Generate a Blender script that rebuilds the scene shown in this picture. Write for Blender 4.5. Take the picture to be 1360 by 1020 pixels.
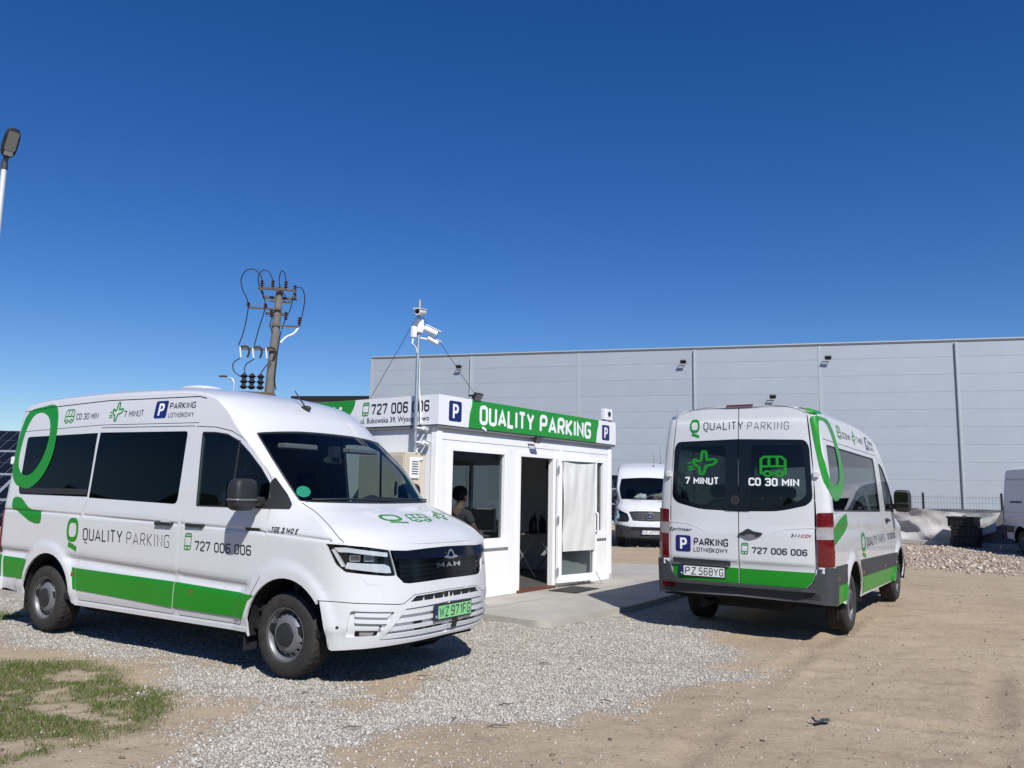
import bpy, math, random
import numpy as np
from mathutils import Vector, Matrix
from mathutils.geometry import delaunay_2d_cdt

for o in list(bpy.data.objects): bpy.data.objects.remove(o)
scene = bpy.context.scene
COL = scene.collection
R = math.radians
random.seed(7); RNG = np.random.default_rng(7)

# ---------------------------------------------------------------- camera
PITCH, ROLL, CAMH, FPX = 0.1330, 0.0187, 1.5533, 1069.6
cd = bpy.data.cameras.new('camera'); cam = bpy.data.objects.new('camera', cd); COL.objects.link(cam)
cd.sensor_fit = 'HORIZONTAL'; cd.sensor_width = 36; cd.lens = FPX/1360*36
cd.clip_start = .05; cd.clip_end = 5000
fw = Vector((0, math.cos(PITCH), math.sin(PITCH))); up = Vector((0, -math.sin(PITCH), math.cos(PITCH))); rt = Vector((1, 0, 0))
r2 = rt*math.cos(ROLL) + up*math.sin(ROLL); u2 = -rt*math.sin(ROLL) + up*math.cos(ROLL)
cam.matrix_world = Matrix(((r2.x, u2.x, -fw.x, 0), (r2.y, u2.y, -fw.y, 0), (r2.z, u2.z, -fw.z, CAMH), (0, 0, 0, 1)))
scene.camera = cam

# ---------------------------------------------------------------- sky and sun
SUN_EL = R(43.5); SUN_AZ = math.atan2(.31, -.95)          # direction to the sun, azimuth from +Y towards +X
tosun = Vector((math.sin(SUN_AZ)*math.cos(SUN_EL), math.cos(SUN_AZ)*math.cos(SUN_EL), math.sin(SUN_EL)))
wd = bpy.data.worlds.new('World'); scene.world = wd; wd.use_nodes = True
nt = wd.node_tree; nt.nodes.clear()
sky = nt.nodes.new('ShaderNodeTexSky'); sky.sky_type = 'NISHITA'; sky.sun_disc = False
sky.sun_elevation = SUN_EL; sky.sun_rotation = SUN_AZ
sky.altitude = 300; sky.air_density = 1.0; sky.dust_density = 0.1; sky.ozone_density = 5.0
bg = nt.nodes.new('ShaderNodeBackground'); bg.inputs[1].default_value = .086
out = nt.nodes.new('ShaderNodeOutputWorld')
hs = nt.nodes.new('ShaderNodeHueSaturation'); hs.inputs['Saturation'].default_value = 1.29; hs.inputs['Hue'].default_value = .513
nt.links.new(sky.outputs[0], hs.inputs['Color']); nt.links.new(hs.outputs[0], bg.inputs[0]); nt.links.new(bg.outputs[0], out.inputs[0])
sl = bpy.data.lights.new('sun', 'SUN'); sl.energy = 4.8; sl.angle = R(.53); sl.color = (1, .965, .915)
so = bpy.data.objects.new('sun', sl); COL.objects.link(so); so.location = (20, -60, 60)
so.rotation_euler = (-tosun).to_track_quat('-Z', 'Y').to_euler()
vs = scene.view_settings; vs.view_transform = 'Standard'; vs.look = 'None'; vs.exposure = .20; vs.gamma = 1; vs.use_curve_mapping = False

# ---------------------------------------------------------------- materials
def mat(name, col, rough=.5, metal=0, coat=0, bump=0, bscale=40, var=0, vscale=6, spec=.5, emit=None):
    m = bpy.data.materials.new(name); m.use_nodes = True; nt = m.node_tree; b = nt.nodes['Principled BSDF']
    b.inputs['Base Color'].default_value = (*col, 1); b.inputs['Roughness'].default_value = rough
    b.inputs['Metallic'].default_value = metal; b.inputs['Coat Weight'].default_value = coat
    b.inputs['Coat Roughness'].default_value = .04; b.inputs['Specular IOR Level'].default_value = spec
    if var or bump:
        tc = nt.nodes.new('ShaderNodeTexCoord')
    if var:
        n = nt.nodes.new('ShaderNodeTexNoise'); n.inputs['Scale'].default_value = vscale; n.inputs['Detail'].default_value = 6
        n.inputs['Roughness'].default_value = .65
        nt.links.new(tc.outputs['Object'], n.inputs['Vector'])
        mr = nt.nodes.new('ShaderNodeMapRange'); mr.inputs[1].default_value = .3; mr.inputs[2].default_value = .7
        mr.inputs[3].default_value = 1 - var; mr.inputs[4].default_value = 1 + var
        nt.links.new(n.outputs[0], mr.inputs[0])
        mx = nt.nodes.new('ShaderNodeMix'); mx.data_type = 'RGBA'; mx.blend_type = 'MULTIPLY'; mx.inputs[0].default_value = 1
        mx.inputs[6].default_value = (*col, 1); nt.links.new(mr.outputs[0], mx.inputs[7]); nt.links.new(mx.outputs[2], b.inputs['Base Color'])
    if bump:
        n2 = nt.nodes.new('ShaderNodeTexNoise'); n2.inputs['Scale'].default_value = bscale; n2.inputs['Detail'].default_value = 5
        nt.links.new(tc.outputs['Object'], n2.inputs['Vector'])
        bp = nt.nodes.new('ShaderNodeBump'); bp.inputs['Strength'].default_value = bump; bp.inputs['Distance'].default_value = .02
        nt.links.new(n2.outputs[0], bp.inputs['Height']); nt.links.new(bp.outputs[0], b.inputs['Normal'])
    if emit: b.inputs['Emission Color'].default_value = (*emit, 1); b.inputs['Emission Strength'].default_value = 1
    return m

def glass_mat(name, tint, ior=1.6, rough=.01, wav=0):
    m = bpy.data.materials.new(name); m.use_nodes = True; nt = m.node_tree; nt.nodes.clear()
    o = nt.nodes.new('ShaderNodeOutputMaterial'); mx = nt.nodes.new('ShaderNodeMixShader')
    t = nt.nodes.new('ShaderNodeBsdfTransparent'); t.inputs[0].default_value = (*tint, 1)
    g = nt.nodes.new('ShaderNodeBsdfGlossy'); g.inputs['Roughness'].default_value = rough
    f = nt.nodes.new('ShaderNodeFresnel'); f.inputs[0].default_value = ior
    geo = nt.nodes.new('ShaderNodeNewGeometry')
    # a thin pane reflects alike from both of its faces
    vt = nt.nodes.new('ShaderNodeVectorMath'); vt.operation = 'DOT_PRODUCT'
    nt.links.new(geo.outputs['Normal'], vt.inputs[0]); nt.links.new(geo.outputs['Incoming'], vt.inputs[1])
    nt.links.new(geo.outputs['Normal'], f.inputs['Normal'])
    ma = nt.nodes.new('ShaderNodeMath'); ma.operation = 'ABSOLUTE'; nt.links.new(vt.outputs['Value'], ma.inputs[0])
    # Schlick: F = f0 + (1-f0)(1-c)^5
    om = nt.nodes.new('ShaderNodeMath'); om.operation = 'SUBTRACT'; om.inputs[0].default_value = 1; nt.links.new(ma.outputs[0], om.inputs[1])
    pw = nt.nodes.new('ShaderNodeMath'); pw.operation = 'POWER'; pw.inputs[1].default_value = 5; nt.links.new(om.outputs[0], pw.inputs[0])
    f0 = ((ior-1)/(ior+1))**2
    md = nt.nodes.new('ShaderNodeMath'); md.operation = 'MULTIPLY_ADD'; md.inputs[1].default_value = 1-f0; md.inputs[2].default_value = f0
    nt.links.new(pw.outputs[0], md.inputs[0])
    nt.nodes.remove(f)
    nt.links.new(md.outputs[0], mx.inputs[0]); nt.links.new(t.outputs[0], mx.inputs[1]); nt.links.new(g.outputs[0], mx.inputs[2])
    nt.links.new(mx.outputs[0], o.inputs[0])
    return m

def paint_mat(name, col, dirt=(.36, .31, .24), amount=.35):
    """car paint with a thin uneven film of road dust"""
    m = mat(name, col, rough=.32, coat=.7); nt = m.node_tree; b = nt.nodes['Principled BSDF']
    tc = nt.nodes.new('ShaderNodeTexCoord')
    n = nt.nodes.new('ShaderNodeTexNoise'); n.inputs['Scale'].default_value = 2.2; n.inputs['Detail'].default_value = 8; n.inputs['Roughness'].default_value = .7
    nt.links.new(tc.outputs['Object'], n.inputs['Vector'])
    mr = nt.nodes.new('ShaderNodeMapRange'); mr.inputs[1].default_value = .48; mr.inputs[2].default_value = .78; mr.inputs[3].default_value = 0; mr.inputs[4].default_value = amount
    nt.links.new(n.outputs[0], mr.inputs[0])
    mx = nt.nodes.new('ShaderNodeMix'); mx.data_type = 'RGBA'; mx.inputs[6].default_value = (*col, 1); mx.inputs[7].default_value = (*dirt, 1)
    nt.links.new(mr.outputs[0], mx.inputs[0]); nt.links.new(mx.outputs[2], b.inputs['Base Color'])
    return m

M = {}
M['white'] = paint_mat('white_paint', (.60, .61, .625), amount=.12)
M['white2'] = paint_mat('white_paint_older', (.58, .595, .61), amount=.25)
M['silver'] = mat('silver_paint', (.30, .33, .38), .35, .3, coat=.5, var=.04)
M['green'] = mat('green_film', (.006, .22, .008), .38, coat=.15, var=.05)
M['ink'] = mat('dark_navy_film', (.012, .014, .03), .4)
M['blue'] = mat('blue_film', (.008, .016, .12), .35, coat=.2)
M['wfilm'] = mat('white_film', (.78, .79, .8), .45)
M['red_ink'] = mat('red_badge', (.35, .01, .02), .35)
M['black'] = mat('black_plastic', (.018, .019, .021), .55, bump=.15, bscale=300)
M['gloss'] = mat('gloss_black', (.004, .005, .008), .12, spec=.4)
M['rubber'] = mat('tyre_rubber', (.024, .022, .020), .85, bump=.3, bscale=120, var=.45, vscale=9)
M['steel'] = mat('wheel_steel', (.20, .205, .215), .48, .45, var=.12, vscale=14)
M['chrome'] = mat('chrome', (.75, .77, .8), .12, 1)
M['greyplastic'] = mat('grey_plastic', (.036, .039, .043), .6, bump=.12, bscale=260, var=.12)
M['dark'] = mat('dark_void', (.006, .006, .007), .9)
M['lining'] = mat('grey_lining', (.15, .15, .155), .85)
M['seat'] = mat('seat_fabric', (.022, .024, .03), .9, bump=.2, bscale=200)
M['dash'] = mat('dashboard', (.015, .016, .018), .7, bump=.1, bscale=250)
M['privacy'] = glass_mat('privacy_glass', (.006, .007, .008), 1.36)
M['wind'] = glass_mat('windshield_glass', (.74, .82, .80), 1.5)
M['side'] = glass_mat('side_glass', (.34, .41, .39), 1.5)
M['rearg'] = glass_mat('rear_glass', (.15, .18, .175), 1.5)
M['sideg2'] = glass_mat('tinted_side_glass', (.25, .29, .28), 1.7)
M['kglass'] = glass_mat('kiosk_glass', (.42, .46, .46), 1.65)
M['clear'] = glass_mat('clear_lens', (.9, .92, .93), 1.5)
M['redlens'] = mat('red_lens', (.11, .003, .006), .15, coat=.8)
M['whitelens'] = mat('white_lens', (.30, .28, .29), .15, coat=1)
M['lampwhite'] = mat('lamp_white', (.72, .74, .77), .18, .3, coat=1)
M['amber'] = mat('amber_lens', (.22, .05, .01), .25, coat=.6)
M['plate'] = mat('plate_white', (.66, .67, .66), .45)
M['plate_g'] = mat('plate_green', (.22, .55, .24), .45)
M['mirror'] = mat('mirror_glass', (.10, .12, .115), .03, 1)
M['galv'] = mat('galvanised_steel', (.42, .47, .50), .42, .75, var=.12, vscale=8)
M['sticker'] = mat('green_sticker', (.01, .30, .17), .4)

# ---------------------------------------------------------------- object helpers
def link(o, parent=None):
    COL.objects.link(o)
    if parent is not None: o.parent = parent
    return o
def mk(name, verts, faces, m, parent=None, smooth=True, sharp=None):
    me = bpy.data.meshes.new(name); me.from_pydata([tuple(map(float, v)) for v in verts], [], [tuple(int(i) for i in f) for f in faces])
    if m is not None:
        for mm in (m if isinstance(m, (list, tuple)) else [m]): me.materials.append(M[mm] if isinstance(mm, str) else mm)
    if smooth:
        me.polygons.foreach_set('use_smooth', [True]*len(me.polygons))
        if sharp is not None:
            try: me.set_sharp_from_angle(angle=R(sharp))
            except Exception: pass
    me.validate(); me.update()
    return link(bpy.data.objects.new(name, me), parent)
def thing(name, label, cat, loc=(0, 0, 0), rz=0, group=None):
    o = bpy.data.objects.new(name, None); COL.objects.link(o); o.location = loc; o.rotation_euler = (0, 0, rz); o.empty_display_size = .2
    o['label'] = label; o['category'] = cat
    if group: o['group'] = group
    return o
def tag(o, label, cat, group=None):
    o['label'] = label; o['category'] = cat
    if group: o['group'] = group
    return o
class MB:
    """collects shapes into one mesh"""
    def __init__(s): s.v = []; s.f = []
    def add(s, v, f):
        n = len(s.v); s.v += [tuple(map(float, q)) for q in v]; s.f += [tuple(int(i)+n for i in q) for q in f]; return s
    def box(s, x0, x1, y0, y1, z0, z1, mtx=None, bev=0):
        x0, x1 = min(x0, x1), max(x0, x1); y0, y1 = min(y0, y1), max(y0, y1); z0, z1 = min(z0, z1), max(z0, z1)
        if bev:
            b = min(bev, (x1-x0)*.45, (y1-y0)*.45, (z1-z0)*.45); V = []; idx = {}
            for ix in (0, 1):
                for iy in (0, 1):
                    for iz in (0, 1):
                        X, Y, Z = (x0, x1)[ix], (y0, y1)[iy], (z0, z1)[iz]; sx, sy, sz = 1-2*ix, 1-2*iy, 1-2*iz
                        idx[ix, iy, iz] = len(V)
                        V += [(X, Y+sy*b, Z+sz*b), (X+sx*b, Y, Z+sz*b), (X+sx*b, Y+sy*b, Z)]
            F = []
            q = lambda a, k: idx[a]+k
            for i in (0, 1):
                F += [[q((i, 0, 0), 0), q((i, 1, 0), 0), q((i, 1, 1), 0), q((i, 0, 1), 0)],
                      [q((0, i, 0), 1), q((1, i, 0), 1), q((1, i, 1), 1), q((0, i, 1), 1)],
                      [q((0, 0, i), 2), q((1, 0, i), 2), q((1, 1, i), 2), q((0, 1, i), 2)]]
            for a in (0, 1):
                for c in (0, 1):
                    F += [[q((a, c, 0), 0), q((a, c, 1), 0), q((a, c, 1), 1), q((a, c, 0), 1)],
                          [q((a, 0, c), 0), q((a, 1, c), 0), q((a, 1, c), 2), q((a, 0, c), 2)],
                          [q((0, a, c), 1), q((1, a, c), 1), q((1, a, c), 2), q((0, a, c), 2)]]
            for k in idx: F.append([idx[k], idx[k]+1, idx[k]+2])
            # consistent winding
            C = Vector(((x0+x1)/2, (y0+y1)/2, (z0+z1)/2)); G = []
            for f in F:
                p = [Vector(V[i]) for i in f]; n = (p[1]-p[0]).cross(p[2]-p[0]); G.append(f if n.dot(sum(p, Vector())/len(p)-C) > 0 else f[::-1])
            F = G
        else:
            V = [(x, y, z) for x in (x0, x1) for y in (y0, y1) for z in (z0, z1)]
            F = [(0, 1, 3, 2), (4, 6, 7, 5), (0, 4, 5, 1), (2, 3, 7, 6), (0, 2, 6, 4), (1, 5, 7, 3)]
        if mtx is not None: V = [mtx @ Vector(v) for v in V]
        return s.add(V, F)
    def tube(s, pts, r, n=10, cap=True):
        pts = [Vector(p) for p in pts]; rs = r if isinstance(r, (list, tuple)) else [r]*len(pts)
        V = []; F = []; u = None
        for i, p in enumerate(pts):
            t = (pts[min(i+1, len(pts)-1)] - pts[max(i-1, 0)]).normalized()
            if u is None:
                u = t.orthogonal().normalized()
            u = (u - t*u.dot(t)).normalized(); w = t.cross(u)
            V += [p + (u*math.cos(2*math.pi*k/n) + w*math.sin(2*math.pi*k/n))*rs[i] for k in range(n)]
        for i in range(len(pts)-1):
            for k in range(n):
                F.append((i*n+k, i*n+(k+1) % n, (i+1)*n+(k+1) % n, (i+1)*n+k))
        if cap: F += [tuple(range(n))[::-1], tuple((len(pts)-1)*n+k for k in range(n))]
        return s.add(V, F)
    def lathe(s, prof, n=32, axis='z', org=(0, 0, 0), mtx=None, close=False):
        V = []; F = []; o = Vector(org)
        for (r, h) in prof:
            for k in range(n):
                a = 2*math.pi*k/n; c, d = r*math.cos(a), r*math.sin(a)
                V.append({'z': Vector((c, d, h)), 'y': Vector((c, h, -d)), 'x': Vector((h, c, d))}[axis] + o)
        m = len(prof)
        for i in range(m if close else m-1):
            for k in range(n): F.append((i*n+k, i*n+(k+1) % n, ((i+1) % m)*n+(k+1) % n, ((i+1) % m)*n+k))
        if not close:
            if prof[0][0] > 1e-6: F.append(tuple(range(n))[::-1])
            if prof[-1][0] > 1e-6: F.append(tuple((m-1)*n+k for k in range(n)))
        if mtx is not None: V = [mtx @ v for v in V]
        return s.add(V, F)
    def prism(s, poly, d, fn):
        """extrude a 2-D polygon; fn(u, v, w) places points, w in 0..d"""
        n = len(poly); V = [fn(u, v, 0) for u, v in poly] + [fn(u, v, d) for u, v in poly]
        F = [tuple(range(n))[::-1], tuple(range(n, 2*n))] + [(i, (i+1) % n, n+(i+1) % n, n+i) for i in range(n)]
        return s.add(V, F)
    def build(s, name, m, parent=None, smooth=False, sharp=35):
        return mk(name, s.v, s.f, m, parent, smooth, sharp if smooth else None)

# ---------------------------------------------------------------- 2-D fills
def dens(poly, sp, closed=True):
    out = []
    n = len(poly)
    for i in range(n if closed else n-1):
        a = np.array(poly[i], float); b = np.array(poly[(i+1) % n], float); k = max(1, int(np.hypot(*(b-a))/sp + .5))
        out += [tuple(a + (b-a)*j/k) for j in range(k)]
    if not closed: out.append(tuple(poly[-1]))
    return out
def area(p):
    p = np.array(p); return .5*np.sum(p[:, 0]*np.roll(p[:, 1], -1) - p[:, 1]*np.roll(p[:, 0], -1))
def inside(poly, P):
    poly = np.array(poly); x, y = P[:, 0], P[:, 1]; c = np.zeros(len(P), bool); j = len(poly)-1
    for i in range(len(poly)):
        xi, yi = poly[i]; xj, yj = poly[j]
        k = ((yi > y) != (yj > y)) & (x < (xj-xi)*(y-yi)/(yj-yi+1e-15)+xi); c ^= k; j = i
    return c
def fill2d(outer, holes=(), sp=.05, rows=(), grid=True):
    """triangulate a polygon with holes on a grid; returns verts (n,2), tris"""
    loops = [dens(outer, sp)] + [dens(h, sp) for h in holes]
    loops = [l if area(l) > 0 else l[::-1] for l in loops]
    P = []; Fc = []
    for l in loops: Fc.append(list(range(len(P), len(P)+len(l)))); P += l
    o = np.array(loops[0]); B = np.array(P)
    if grid:
        xs = np.arange(o[:, 0].min()+sp*.5, o[:, 0].max(), sp); ys = list(np.arange(o[:, 1].min()+sp*.5, o[:, 1].max(), sp)) + list(rows)
        G = np.array([(x, float(y(x)) if callable(y) else y) for y in ys for x in xs]) if len(xs) and len(ys) else np.zeros((0, 2))
        if len(G):
            G = G[inside(o, G)]
        if len(G):
            d = np.empty(len(G))
            for i in range(0, len(G), 2000):
                d[i:i+2000] = np.sqrt(((G[i:i+2000, None]-B[None])**2).sum(-1)).min(1)
            G = G[d > min(sp*.42, .006)] if rows else G[d > sp*.42]; P = P + [tuple(g) for g in G]
    v, e, f, ov, oe, of = delaunay_2d_cdt([Vector(p) for p in P], [], Fc, 0, 1e-6)
    T = [t for t, s in zip(f, of) if 0 in s and not any(k in s for k in range(1, len(loops)))]
    T = [t if (v[t[1]]-v[t[0]]).cross(v[t[2]]-v[t[0]]) > 0 else t[::-1] for t in T]
    used = sorted({i for t in T for i in t}); mp = {i: k for k, i in enumerate(used)}
    return np.array([v[i] for i in used]).reshape(-1, 2), [tuple(mp[i] for i in t) for t in T]
def sheet(fn, poly, holes=(), sp=.05, off=0., flange=0., rows=()):
    """fn(u, v, off) -> 3-D points; flange folds the outline inwards by that depth"""
    v, t = fill2d(poly, holes, sp, rows)
    if len(v) == 0: return [], []
    P = fn(v[:, 0], v[:, 1], off); V = [tuple(p) for p in P]; F = list(t)
    if flange:
        Q = fn(v[:, 0], v[:, 1], off-flange); cnt = {}
        for a, b, c in t:
            for e in ((a, b), (b, c), (c, a)): cnt[e] = 1
        for (a, b) in cnt:
            if (b, a) not in cnt:
                n = len(V); V += [tuple(P[a]), tuple(P[b]), tuple(Q[b]), tuple(Q[a])]; F.append((n+1, n, n+3, n+2))
    return V, F
def inset(poly, d):
    """shrink a closed polygon by d"""
    P = [p for i, p in enumerate(poly) if math.dist(p, poly[i-1]) > 1e-5]
    if area(P) < 0: P = P[::-1]
    P = np.array(P, float); n = len(P); out = []
    for i in range(n):
        a = P[i]-P[i-1]; b = P[(i+1) % n]-P[i]; a = a/np.hypot(*a); b = b/np.hypot(*b)
        m = np.array([-a[1]-b[1], a[0]+b[0]]); l = np.hypot(*m); m = m/l if l > 1e-6 else np.array([-a[1], a[0]])
        out.append(tuple(P[i]+m*d/max(.4, m@np.array([-a[1], a[0]]))))
    return out
def mirror(V, F):
    return [(x, -y, z) for x, y, z in V], [tuple(f[::-1]) for f in F]
def rpoly(pts, r, k=4):
    """fillet the corners of a closed polygon"""
    out = []; n = len(pts)
    for i in range(n):
        p = np.array(pts[i], float); a = np.array(pts[i-1], float)-p; b = np.array(pts[(i+1) % n], float)-p
        la, lb = np.hypot(*a), np.hypot(*b); rr = r[i] if isinstance(r, (list, tuple)) else r; d = min(rr, la*.48, lb*.48)
        if d < 1e-5: out.append(tuple(p)); continue
        s, e = p+a/la*d, p+b/lb*d
        for j in range(k+1):
            t = j/k; out.append(tuple((1-t)**2*s + 2*t*(1-t)*p + t*t*e))
    return out
def smooth_poly(pts, k=4, closed=True):
    """Catmull-Rom through the points"""
    n = len(pts); P = np.array(pts, float); out = []
    for i in range(n if closed else n-1):
        g = (lambda j: P[j % n]) if closed else (lambda j: P[min(max(j, 0), n-1)])
        a, b, c, d = g(i-1), g(i), g(i+1), g(i+2)
        for j in range(k):
            t = j/k; out.append(tuple(.5*((2*b)+(c-a)*t+(2*a-5*b+4*c-d)*t*t+(3*b-a-3*c+d)*t**3)))
    if not closed: out.append(tuple(P[-1]))
    return out
# ---------------------------------------------------------------- van surfaces
def pchip(xs, ys, x):
    xs = np.asarray(xs, float); ys = np.asarray(ys, float); x = np.asarray(x, float)
    h = np.diff(xs); d = np.diff(ys) / h
    m = np.zeros_like(ys); m[0] = d[0]; m[-1] = d[-1]
    for i in range(1, len(xs) - 1):
        if d[i-1] * d[i] > 0:
            w1 = 2*h[i] + h[i-1]; w2 = h[i] + 2*h[i-1]
            m[i] = (w1 + w2) / (w1/d[i-1] + w2/d[i])
    x = np.clip(x, xs[0], xs[-1])
    i = np.clip(np.searchsorted(xs, x) - 1, 0, len(xs) - 2)
    t = (x - xs[i]) / h[i]
    return ((2*t**3 - 3*t**2 + 1)*ys[i] + (t**3 - 2*t**2 + t)*h[i]*m[i]
            + (-2*t**3 + 3*t**2)*ys[i+1] + (t**3 - t**2)*h[i]*m[i+1])

def sstep(a, b, x):
    t = np.clip((np.asarray(x, float) - a) / (b - a), 0, 1)
    return t*t*(3 - 2*t)

class VanSurf:
    """Right half of a van body: a belt B(a, z) wrapped round the sides and a top T(s, t)."""
    def __init__(self, prof, xs, Lf, nf, xr, Lr, nr, stations, extra, wheels, arch):
        self.prof = prof; self.xs = xs; self.Lf = Lf; self.nf = nf
        self.xr = xr; self.Lr = Lr; self.nr = nr; self.st = np.array(stations, float)
        self.extra = extra; self.wheels = wheels; self.arch = arch
        th = np.linspace(0, math.pi/2, 800)
        hw = self.hwz(np.array(.8))
        def table(L, n):
            x = L*np.sin(th)**(2/n); y = hw*np.cos(th)**(2/n)
            return np.concatenate([[0], np.cumsum(np.hypot(np.diff(x), np.diff(y)))])
        self.th = th
        self.ft = table(float(self._i(Lf, .8)), nf); self.rt = table(float(self._i(Lr, .8)), nr)
        self.a_front = xs + self.ft[-1]; self.a_rear = xr - self.rt[-1]
    def _i(self, tab, z): return np.interp(z, [p[0] for p in tab], [p[1] for p in tab])
    def hwz(self, z): return pchip([p[0] for p in self.prof], [p[1] for p in self.prof], z)
    def B(self, a, z):
        a = np.asarray(a, float); z = np.asarray(z, float); a, z = np.broadcast_arrays(a, z)
        x = a.astype(float).copy(); c = np.ones_like(x)
        f = a > self.xs; r = a < self.xr
        if f.any():
            t = np.interp(a[f] - self.xs, self.ft, self.th)
            x[f] = self.xs + self._i(self.Lf, z[f])*np.sin(t)**(2/self.nf); c[f] = np.cos(t)**(2/self.nf)
        if r.any():
            t = np.interp(self.xr - a[r], self.rt, self.th)
            x[r] = self.xr - self._i(self.Lr, z[r])*np.sin(t)**(2/self.nr); c[r] = np.cos(t)**(2/self.nr)
        hw = self.hwz(z) + self.extra(x, z)
        return np.stack([x, -hw*c, z], -1)
    def a_of_y(self, y, front=True, z=.8):
        c = np.clip(abs(y)/float(self.hwz(np.array(z))), 0, 1)
        n = self.nf if front else self.nr
        t = math.acos(min(1, c**(n/2)))
        return self.xs + float(np.interp(t, self.th, self.ft)) if front else self.xr - float(np.interp(t, self.th, self.rt))
    def BN(self, a, z, off=0.0):
        e = 2e-3
        P = self.B(a, z)
        u = self.B(np.asarray(a)+e, z) - self.B(np.asarray(a)-e, z)
        v = self.B(a, np.asarray(z)+e) - self.B(a, np.asarray(z)-e)
        n = np.cross(u, v); n /= np.linalg.norm(n, axis=-1, keepdims=True) + 1e-12
        return P + n*np.asarray(off, float)[..., None]
    def rearmap(self, y, z, off=0.0):
        y = np.asarray(y, float); z = np.asarray(z, float)
        hw = self.hwz(z); L = self._i(self.Lr, z)
        x = self.xr - L*np.clip(1 - (np.abs(y)/hw)**self.nr, 1e-6, 1)**(1/self.nr)
        return np.stack([x - off, y, z], -1)
    def frontmap(self, y, z, off=0.0):
        y = np.asarray(y, float); z = np.asarray(z, float)
        hw = self.hwz(z); L = self._i(self.Lf, z)
        x = self.xs + L*np.clip(1 - (np.abs(y)/hw)**self.nf, 1e-6, 1)**(1/self.nf)
        return np.stack([x + off, y, z], -1)
    # stations: xc, zc, xe, ze, w(superellipse weight)
    def E(self, s):
        k = np.arange(len(self.st))
        return pchip(k, self.st[:, 2], s), pchip(k, self.st[:, 3], s)
    def T(self, s, t):
        s = np.asarray(s, float); t = np.asarray(t, float); s, t = np.broadcast_arrays(s, t)
        k = np.arange(len(self.st))
        xc, zc, xe, ze, w = [pchip(k, self.st[:, i], s) for i in range(5)]
        hw = self.hwz(ze) + self.extra(xe, ze)
        # E sits on the belt: find its y there
        c = np.ones_like(s); f = xe > self.xs; r = xe < self.xr
        c[f] = np.clip(1 - ((xe[f]-self.xs)/self._i(self.Lf, ze[f]))**self.nf, 0, 1)**(1/self.nf)
        c[r] = np.clip(1 - ((self.xr-xe[r])/self._i(self.Lr, ze[r]))**self.nr, 0, 1)**(1/self.nr)
        ye = hw*c; at = np.abs(t)
        g1 = (1 - np.clip(1 - (at*.93)**self.nf, 0, 1)**(1/self.nf)) / (1 - (1 - .93**self.nf)**(1/self.nf))
        x = xc + (xe - xc)*g1
        q1 = 1 - at**2.2; q2 = np.clip(1 - at**2.7, 0, 1)**(1/2.3)
        z = ze + (zc - ze)*(q1*(1-w) + q2*w)
        return np.stack([x, ye*t, z], -1)
    def TN(self, s, t, off=0.0):
        e = 2e-3
        P = self.T(s, t)
        u = self.T(np.asarray(s)+e, t) - self.T(np.asarray(s)-e, t)
        v = self.T(s, np.asarray(t)+e) - self.T(s, np.asarray(t)-e)
        n = np.cross(u, v); n /= np.linalg.norm(n, axis=-1, keepdims=True) + 1e-12
        n = np.where(n[..., 2:3] < 0, -n, n)
        return P + n*np.asarray(off, float)[..., None]

def tge_extra(x, z):
    x = np.asarray(x, float); z = np.asarray(z, float)
    # shoulders of the front wing lean in above the headlight line
    d = -.17*sstep(-.45, .25, x)*sstep(1.12, 1.50, z)
    # crease at the handle line
    zl = np.interp(x, [-4.6, -3.8, -.4, .5], [1.255, 1.25, 1.185, 1.14])
    d = d - .014*np.exp(-((z - zl)/.010)**2)*sstep(.62, .45, x) + .004*sstep(zl-.02, zl+.01, z)*sstep(zl+.2, zl, z)*sstep(.62, .45, x)
    # shallow flank groove, not at the wheel arches
    m = 1.0
    for wx in (0.03, -3.54):
        m = m*sstep(.48, .62, np.hypot(x - wx, (z - .36)*.95))
    zg = np.interp(x, [-4.6, -3.0, -.3, 1], [.80, .785, .70, .70])
    dz = z - zg
    d = d - m*.030*np.where(dz > 0, np.exp(-(dz/.035)**2), np.exp(-(dz/.05)**2))*sstep(-.2, -.45, x)
    for wx in (0.03, -3.54):
        r = np.hypot(x - wx, z - .36)
        d = d + .020*sstep(.60, .53, r) * sstep(.2, .5, z)
    return d

TGE = VanSurf(
    prof=[(.0, .985), (.28, .99), (.40, 1.0), (.45, 1.016), (.68, 1.02), (1.15, 1.022), (1.3, 1.012), (1.6, .985), (2.07, .945), (2.3, .915), (2.45, .885), (2.6, .85)],
    xs=.27, Lf=[(.25, .64), (.33, .68), (.45, .715), (.62, .715), (.80, .69), (1.1, .655), (1.3, .5)], nf=2.9,
    xr=-4.45, Lr=[(.3, .32), (.6, .32), (.75, .28), (1.4, .25), (2.0, .22), (2.5, .17)], nr=2.4,
    stations=[(.925, 1.105, .55, 1.125, 0), (.72, 1.235, .42, 1.225, 0), (.45, 1.345, .17, 1.345, 0), (.24, 1.425, -.03, 1.435, 0),
              (-.16, 1.79, -.37, 1.765, 0), (-.58, 2.115, -.745, 2.075, .1), (-.82, 2.30, -.97, 2.27, .5), (-1.13, 2.45, -1.2, 2.385, .9),
              (-1.7, 2.545, -1.7, 2.44, 1), (-3.0, 2.585, -3.0, 2.455, 1), (-4.2, 2.555, -4.2, 2.425, 1), (-4.61, 2.475, -4.555, 2.37, 1)],
    extra=tge_extra, wheels=(0.0, -3.64), arch=(0.03, -3.54))

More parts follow.
